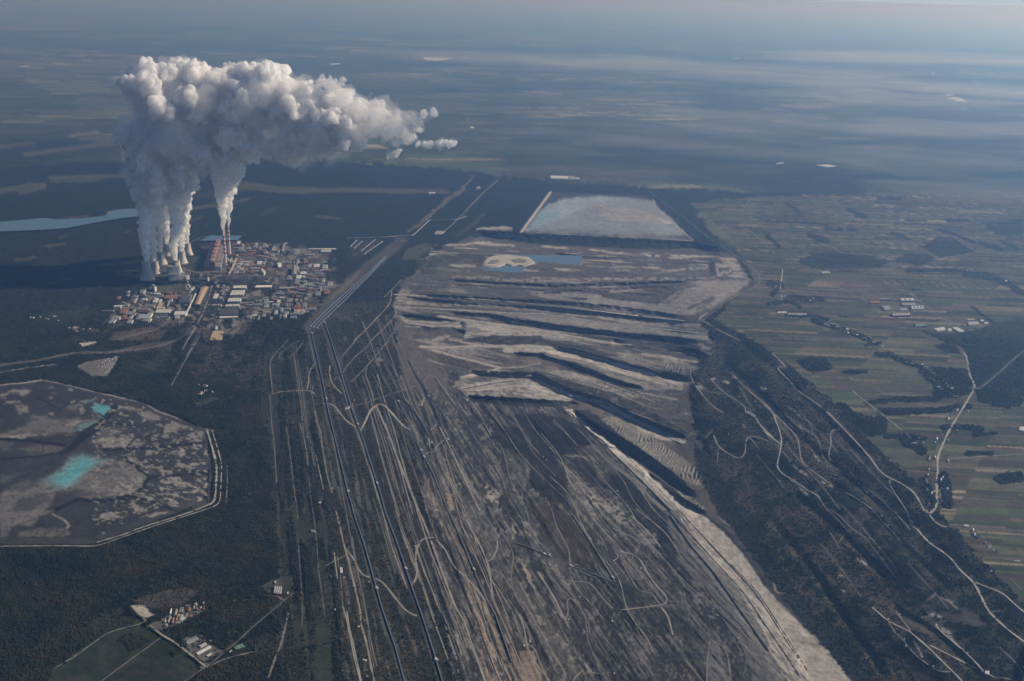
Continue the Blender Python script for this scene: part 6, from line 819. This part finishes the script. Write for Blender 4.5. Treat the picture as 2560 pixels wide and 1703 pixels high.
# ------------------------------------------------------------------ trees
cam_r = ~RM.ravel() & (RGf > 3000) & (RGf < 9500) & (U > -120) & (U < 2680) & (V < 1830)
pw = np.where(cam_r & (veg > .25), veg * (RGf / H) ** 2 * np.sqrt(1 + (RGf / H) ** 2) , 0)     # ground each point stands for
pw *= np.clip((9500 - RGf) / 2500, 0, 1) * (1 / (RGf / 4000) ** .6); pw /= pw.sum()
ti = RNG.choice(len(pw), N_TREES, p=pw); j1 = RNG.normal(size=(N_TREES, 2)) * 4
tv = np.stack([GX[ti] + j1[:, 0], GY[ti] + j1[:, 1], hz[ti] - 2.5], 1)
tm = bpy.data.meshes.new('tree_sites'); tm.vertices.add(N_TREES); tm.vertices.foreach_set('co', tv.astype(np.float32).ravel()); tm.update()
lm = bpy.data.materials.new('foliage'); lm.use_nodes = True; n = lm.node_tree; b = n.nodes['Principled BSDF']; b.inputs['Roughness'].default_value = .9; b.inputs['Specular IOR Level'].default_value = .1
oi = n.nodes.new('ShaderNodeObjectInfo'); cr = n.nodes.new('ShaderNodeValToRGB'); e = cr.color_ramp.elements; e[0].color = (.013, .020, .015, 1); e[1].color = (.055, .044, .024, 1)
for ps, cl in ((.35, (.020, .029, .018, 1)), (.62, (.030, .037, .021, 1)), (.82, (.044, .040, .022, 1))): q = e.new(ps); q.color = cl
nz = n.nodes.new('ShaderNodeTexNoise'); nz.inputs['Scale'].default_value = .0045; nz.inputs['Detail'].default_value = 3; n.links.new(oi.outputs['Location'], nz.inputs['Vector'])
m1 = n.nodes.new('ShaderNodeMath'); m1.operation = 'MULTIPLY_ADD'; m1.inputs[1].default_value = 2.6; m1.inputs[2].default_value = -1.05; n.links.new(nz.outputs['Fac'], m1.inputs[0])
m2 = n.nodes.new('ShaderNodeMath'); m2.operation = 'MULTIPLY_ADD'; m2.inputs[1].default_value = .55; n.links.new(oi.outputs['Random'], m2.inputs[0]); n.links.new(m1.outputs[0], m2.inputs[2]); n.links.new(m2.outputs[0], cr.inputs[0]); n.links.new(cr.outputs[0], b.inputs['Base Color'])
crowns = bpy.data.collections.new('crowns'); v1, f1 = ico(1)
for k in range(3):
    r3 = np.random.default_rng(k); vv = v1 * (1 + .28 * r3.normal(size=(len(v1), 1))) * ((4.6, 4.6, 5.2), (3.4, 3.4, 6.8), (5.4, 5.0, 4.2))[k]; vv[:, 2] += 4
    me = bpy.data.meshes.new('crown'); me.from_pydata(vv.tolist(), [], f1.tolist()); me.materials.append(lm); crowns.objects.link(bpy.data.objects.new('crown', me))
gn = bpy.data.node_groups.new('scatter', 'GeometryNodeTree'); gn.interface.new_socket('Geometry', in_out='INPUT', socket_type='NodeSocketGeometry'); gn.interface.new_socket('Geometry', in_out='OUTPUT', socket_type='NodeSocketGeometry')
N = gn.nodes; gi, go = N.new('NodeGroupInput'), N.new('NodeGroupOutput'); mp = N.new('GeometryNodeMeshToPoints'); ip = N.new('GeometryNodeInstanceOnPoints'); ci = N.new('GeometryNodeCollectionInfo'); ci.inputs['Collection'].default_value = crowns; ci.inputs['Separate Children'].default_value = True; ci.inputs['Reset Children'].default_value = True
rv = N.new('FunctionNodeRandomValue'); rv.data_type = 'FLOAT'; rv.inputs[2].default_value = .35; rv.inputs[3].default_value = 1.0
rt = N.new('FunctionNodeRandomValue'); rt.data_type = 'FLOAT_VECTOR'; rt.inputs[0].default_value = (0, 0, 0); rt.inputs[1].default_value = (0, 0, 6.28)
gn.links.new(gi.outputs[0], mp.inputs['Mesh']); gn.links.new(mp.outputs['Points'], ip.inputs['Points']); gn.links.new(ci.outputs[0], ip.inputs['Instance']); ip.inputs['Pick Instance'].default_value = True
gn.links.new(rv.outputs[1], ip.inputs['Scale']); gn.links.new(rt.outputs[0], ip.inputs['Rotation']); gn.links.new(ip.outputs[0], go.inputs[0])
fo = bpy.data.objects.new('forest', tm); COL.objects.link(fo); md = fo.modifiers.new('scatter', 'NODES'); md.node_group = gn; tag(fo, kind='stuff')

# ------------------------------------------------------------------ steam
def steam_mat(name, dens, sf=None):
    sf = STEAM_SURF if sf is None else sf
    M = bpy.data.materials.new(name); M.use_nodes = True; n = M.node_tree; n.nodes.clear()
    o = n.nodes.new('ShaderNodeOutputMaterial'); s = n.nodes.new('ShaderNodeVolumeScatter')
    s.inputs['Color'].default_value = (1, 1, 1, 1); s.inputs['Density'].default_value = dens; s.inputs['Anisotropy'].default_value = 0.3
    n.links.new(s.outputs[0], o.inputs['Volume'])
    if sf > 0:
        a = n.nodes.new('ShaderNodeBsdfTransparent'); d = n.nodes.new('ShaderNodeBsdfDiffuse'); d.inputs['Color'].default_value = (.97, .97, .97, 1)
        tl = n.nodes.new('ShaderNodeBsdfTranslucent'); tl.inputs['Color'].default_value = (.97, .97, .97, 1)
        m1 = n.nodes.new('ShaderNodeMixShader'); m1.inputs[0].default_value = .4; m2 = n.nodes.new('ShaderNodeMixShader'); m2.inputs[0].default_value = sf
        n.links.new(d.outputs[0], m1.inputs[1]); n.links.new(tl.outputs[0], m1.inputs[2]); n.links.new(a.outputs[0], m2.inputs[1]); n.links.new(m1.outputs[0], m2.inputs[2])
        n.links.new(m2.outputs[0], o.inputs['Surface'])
    return M

def puffs(blobs, rng, levels):
    """billows: every lump carries smaller lumps and those carry smaller ones"""
    res = list(blobs); cur = [(b, None) for b in blobs]
    for (n, lo, hi) in levels:
        nxt = []
        for (x, y, z, r), up in cur:
            for _ in range(n):
                d = rng.normal(size=3); d /= np.linalg.norm(d)
                if up is not None: d = d + up * .9; d /= np.linalg.norm(d)
                r2 = r * rng.uniform(lo, hi); c = np.array([x, y, z]) + d * (r - r2 * .15); nxt.append(((*c, r2), d))
        res += [b for b, _ in nxt]; cur = nxt
    return res
def cloud(name, blobs, vox, material, disp, rng, levels):
    bl = puffs(blobs, rng, levels); v, f = ico(1); n = len(v); bl = np.array(bl); k = len(bl)
    Vv = (v[None] * bl[:, 3, None, None] + bl[:, None, :3]).reshape(-1, 3); Ff = (f[None] + (np.arange(k) * n)[:, None, None]).reshape(-1, 3)
    o = np_mesh(name, Vv, Ff, material, True)
    rm = o.modifiers.new('r', 'REMESH'); rm.mode = 'VOXEL'; rm.voxel_size = vox; rm.use_smooth_shade = True
    for (sz, st, ty) in disp:
        tx = bpy.data.textures.new('billow', ty); tx.noise_scale = sz
        if ty == 'CLOUDS': tx.noise_depth = 2; tx.noise_basis = 'IMPROVED_PERLIN'
        dm = o.modifiers.new('d', 'DISPLACE'); dm.texture = tx; dm.texture_coords = 'GLOBAL'; dm.strength = st; dm.mid_level = .5
    dg = bpy.context.evaluated_depsgraph_get(); me = bpy.data.meshes.new_from_object(o.evaluated_get(dg)); o.modifiers.clear(); o.data = me
    me.polygons.foreach_set('use_smooth', [True] * len(me.polygons)); me.materials.clear(); me.materials.append(material)
    return o
YP = 9450.0
def bl_px(lst, Y0, rng, spread=.35, k=.92):
    r_ = []
    for q_ in lst:
        u, v, rp = q_[:3]; Yk = (q_[3] if len(q_) > 3 else Y0) + rng.uniform(-1, 1) * spread * rp * 4.1; p = at_range(u, v, Yk); r_.append((*p, rp * np.linalg.norm(p - np.array([0, 0, H])) / F * k))
    return r_
rs = np.random.default_rng(5)
main = [(560,262,62),(540,215,34),(480,200,40),(420,198,36),(395,255,72),(450,245,74),(505,250,68),(368,330,55),(440,335,78),(520,330,75),(600,243,66),(655,237,64),(712,245,58),(640,310,72),(720,322,66),(580,325,70),(772,272,55),(790,330,58),(838,290,52),(870,330,42),(700,368,30),(770,368,32),(830,365,26),(640,370,34),(400,400,66),(430,440,48),(380,450,50),(470,400,40)]
colA = []
for (tu, tv, r0, eu, ev, r1, bu, bv) in [(366.7,653,11,352,455,28,369,701),(385,651,9,378,465,24,391.4,684.3),(400.6,629,8.5,398,450,24,406.9,661.6),(417,608,8.5,420,440,24,420.2,639.9),(437,650,9,436,470,22,444.4,682.9),(452.9,628,8.5,452,455,24,457,658.9),(466.5,607,8,462,430,26,471.3,639)]:
    yb = at(bu, bv, 0)[1]
    for t in np.linspace(0, 1, 24):
        q = t ** .85; wob = 7 * math.sin(t * 9 + tu) * t
        colA.append((tu + (eu - tu) * t + wob, tv + (ev - tv) * t, r0 + (r1 - r0) * q, yb + (YP - yb) * t))
st1 = steam_mat('steam', STEAM_D)
ca_, cb_ = bl_px(main, YP, rs), bl_px(colA, YP, rs, .25, .66)
plume = cloud('steam_plume', ca_, 11.0, st1, [(420, 120, 'CLOUDS'), (60, 42, 'CLOUDS')], rs, [(13, .26, .46), (8, .25, .5), (4, .3, .6)])
tag(plume, 'huge billowing white steam cloud spreading rightwards above the power station', 'steam plume')
st2 = steam_mat('thin_steam', .014, .16)
tl_ = cloud('plume_tail', bl_px([(850,262,34),(880,300,36),(905,272,30),(925,312,34),(955,288,28),(965,325,28),(990,300,22),(1005,330,22),(1035,300,16),(1030,338,14),(1060,286,11),(1085,283,8),(1045,318,14),(1015,352,13),(990,358,10),(835,345,26),(860,365,20),(830,212,16),(862,205,9),(800,205,18),(930,255,12),(928,232,6),(790,385,22),(740,392,22),(700,385,20)], YP, rs, .5, .86), 9.5, st2, [(170, 150, 'CLOUDS'), (60, 80, 'CLOUDS'), (26, 36, 'CLOUDS')], rs, [(10, .25, .55), (6, .25, .55)]); tl_.parent = plume
colp = cloud('steam_column', cb_, 9.0, st1, [(80, 20, 'CLOUDS'), (28, 14, 'CLOUDS')], rs, [(7, .3, .5), (4, .3, .5)])
tag(colp, 'tall white steam columns rising from the seven cooling towers', 'steam plume')
colB = []
for (tu, tv, r0, pts, bu, bv) in [(559.8,589,3.4,[(558,560,6.5),(556,530,11),(555,500,16),(557,462,24),(559,430,34),(562,395,44)],564.3,662.5),(571,567.5,3.2,[(572,540,5.5),(573,510,9.5),(577,475,15),(583,440,24),(589,405,30)],574.8,639.9)]:
    kn = np.array([(tu, tv, r0)] + pts); yb = at(bu, bv, 0)[1]
    for t in np.linspace(0, len(kn) - 1, 60):
        i = min(int(t), len(kn) - 2); q = t - i; p = kn[i] * (1 - q) + kn[i + 1] * q; colB.append((p[0] + 2.5 * math.sin(t * 5 + tu) * min(t, 1), p[1], p[2], yb + (YP - yb) * t / (len(kn) - 1)))
cc = cloud('smoke_column', bl_px(colB, YP, rs, .3, .70), 5.0, st1, [(70, 14, 'CLOUDS'), (24, 10, 'CLOUDS')], rs, [(7, .3, .5), (4, .3, .5)])
tag(cc, 'twisting white smoke column rising from the two striped chimneys', 'smoke plume')
for nm, bb, lb in (('cloud_puff', [(970,390,7),(980,385,10),(993,380,9)], 'small detached white cloud puff hanging below the right end of the plume'),
                   ('cloud_puff', [(1065,362,8),(1082,360,10),(1100,362,11),(1118,360,12),(1134,360,8),(1045,360,5)], 'elongated detached white cloud puff trailing off the right tip of the plume')):
    o = cloud(nm, bl_px(bb, YP, rs), 8.0, st1, [(120, 70, 'CLOUDS'), (40, 40, 'CLOUDS')], rs, [(6, .3, .6), (4, .3, .6)]); tag(o, lb, 'cloud', 'cloud puffs detached from the plume')

def thin(name, dens, col_):
    M = bpy.data.materials.new(name); M.use_nodes = True; n = M.node_tree; n.nodes.clear(); o = n.nodes.new('ShaderNodeOutputMaterial'); s = n.nodes.new('ShaderNodeVolumeScatter')
    s.inputs['Color'].default_value = (*col_, 1); s.inputs['Density'].default_value = dens; s.inputs['Anisotropy'].default_value = .4; n.links.new(s.outputs[0], o.inputs['Volume']); return M
wsp = thin('wisp', .0035, (1, 1, 1))
w_ = cloud('wisp', bl_px([(a_, b_, c_ * 1.03) for a_, b_, c_ in main] + [(860,250,34),(900,265,36),(950,285,36),(1000,300,32),(1040,300,24),(1075,292,16),(1020,345,22),(985,350,18),(870,365,26),(830,385,26),(760,395,26),(690,385,24),(790,225,26),(835,225,22),(338,310,38),(1100,362,16),(1060,362,12),(980,386,12)], YP, rs, .4, .95), 20.0, wsp, [(150, 90, 'CLOUDS'), (50, 60, 'CLOUDS')], rs, [(7, .3, .6), (4, .3, .6)]); tag(w_, kind='stuff')
mst = thin('mist', 1.2e-4, (.93, .97, 1.0)); mst2 = thin('thick_mist', 1.15e-4, (.95, .98, 1.0)); iv, if_ = ico(3)
for k, (u, v, a, b_, c_z) in enumerate([(1330,372,1500,500,60),(1560,352,2200,700,80),(1750,330,2600,900,90),(2050,205,5200,1600,130),(2250,250,4200,1400,120),(2420,330,3000,1000,110),(2480,470,2200,600,90),(2150,395,2600,700,90),(1700,165,6500,2000,150),(2350,150,7500,2600,170),(1450,430,1300,350,50),(1900,300,3200,900,90),(1250,150,5200,1500,140),(2550,230,4200,1500,130),(2300,420,1800,420,80)]):
    p = at(u, v, c_z); r3 = np.random.default_rng(k); nn = fbm(iv[:, 0] * 3.2 + 9 * k, iv[:, 1] * 3.2 + iv[:, 2], k, 3) - .5; vv = iv * (1 + 1.9 * nn[:, None]) * (a, b_, c_z * 1.7)
    o_ = np_mesh('mist', vv, if_, mst2 if u > 1600 else mst, True); o_.location = tuple(p + np.array([0, 0, 20])); o_.rotation_euler = (0, 0, r3.uniform(-.5, .1)); tag(o_, kind='stuff')

sw = cloud('steam_wisp', bl_px([(472.6,724,2.2,0),(474,719,2.6,0),(475.5,714,3.0,0),(478,708,3.4,0),(474,703,3,0),(470,698,2.6,0),(468.5,692,2.2,0),(467,686,2.6,0),(465.8,680,3,0),(465.5,674,2.4,0)] and [(a_, b_, c_, at(472.8, 755, 0)[1]) for a_, b_, c_ in ((472.6,746,1.8),(473.5,738,2.4),(476,731,3.2),(479,724,3.6),(475,717,3.0),(471,711,2.6),(469,704,2.4),(467,697,2.6),(466,691,2.2))], YP, rs, .1, .9), 4.0, st1, [(40, 14, 'CLOUDS')], rs, [(6, .3, .6)])
tag(sw, 'thin white steam wisp curling up beside the tan roofed storage shed', 'steam plume')
# ------------------------------------------------------------------ the air
hm = bpy.data.materials.new('haze'); hm.use_nodes = True; n = hm.node_tree; n.nodes.clear()
o_ = n.nodes.new('ShaderNodeOutputMaterial'); pv = n.nodes.new('ShaderNodeVolumePrincipled')
pv.inputs['Density'].default_value = HAZE_D; pv.inputs['Color'].default_value = (*HAZE_C, 1); pv.inputs['Anisotropy'].default_value = HAZE_G; pv.inputs['Absorption Color'].default_value = (1, 1, 1, 1)
n.links.new(pv.outputs[0], o_.inputs['Volume'])
L_, zt, zb = 4.8e5, H + 6.0, float(hz.min()) - 1.0
hv = [(x, y, z) for z in (zb, zt) for x, y in ((-L_, -3e4), (L_, -3e4), (L_, L_), (-L_, L_))]
haze = mesh('haze', hv, [(0, 3, 2, 1), (4, 5, 6, 7), (0, 1, 5, 4), (1, 2, 6, 5), (2, 3, 7, 6), (3, 0, 4, 7)], hm)
tag(haze, kind='stuff')
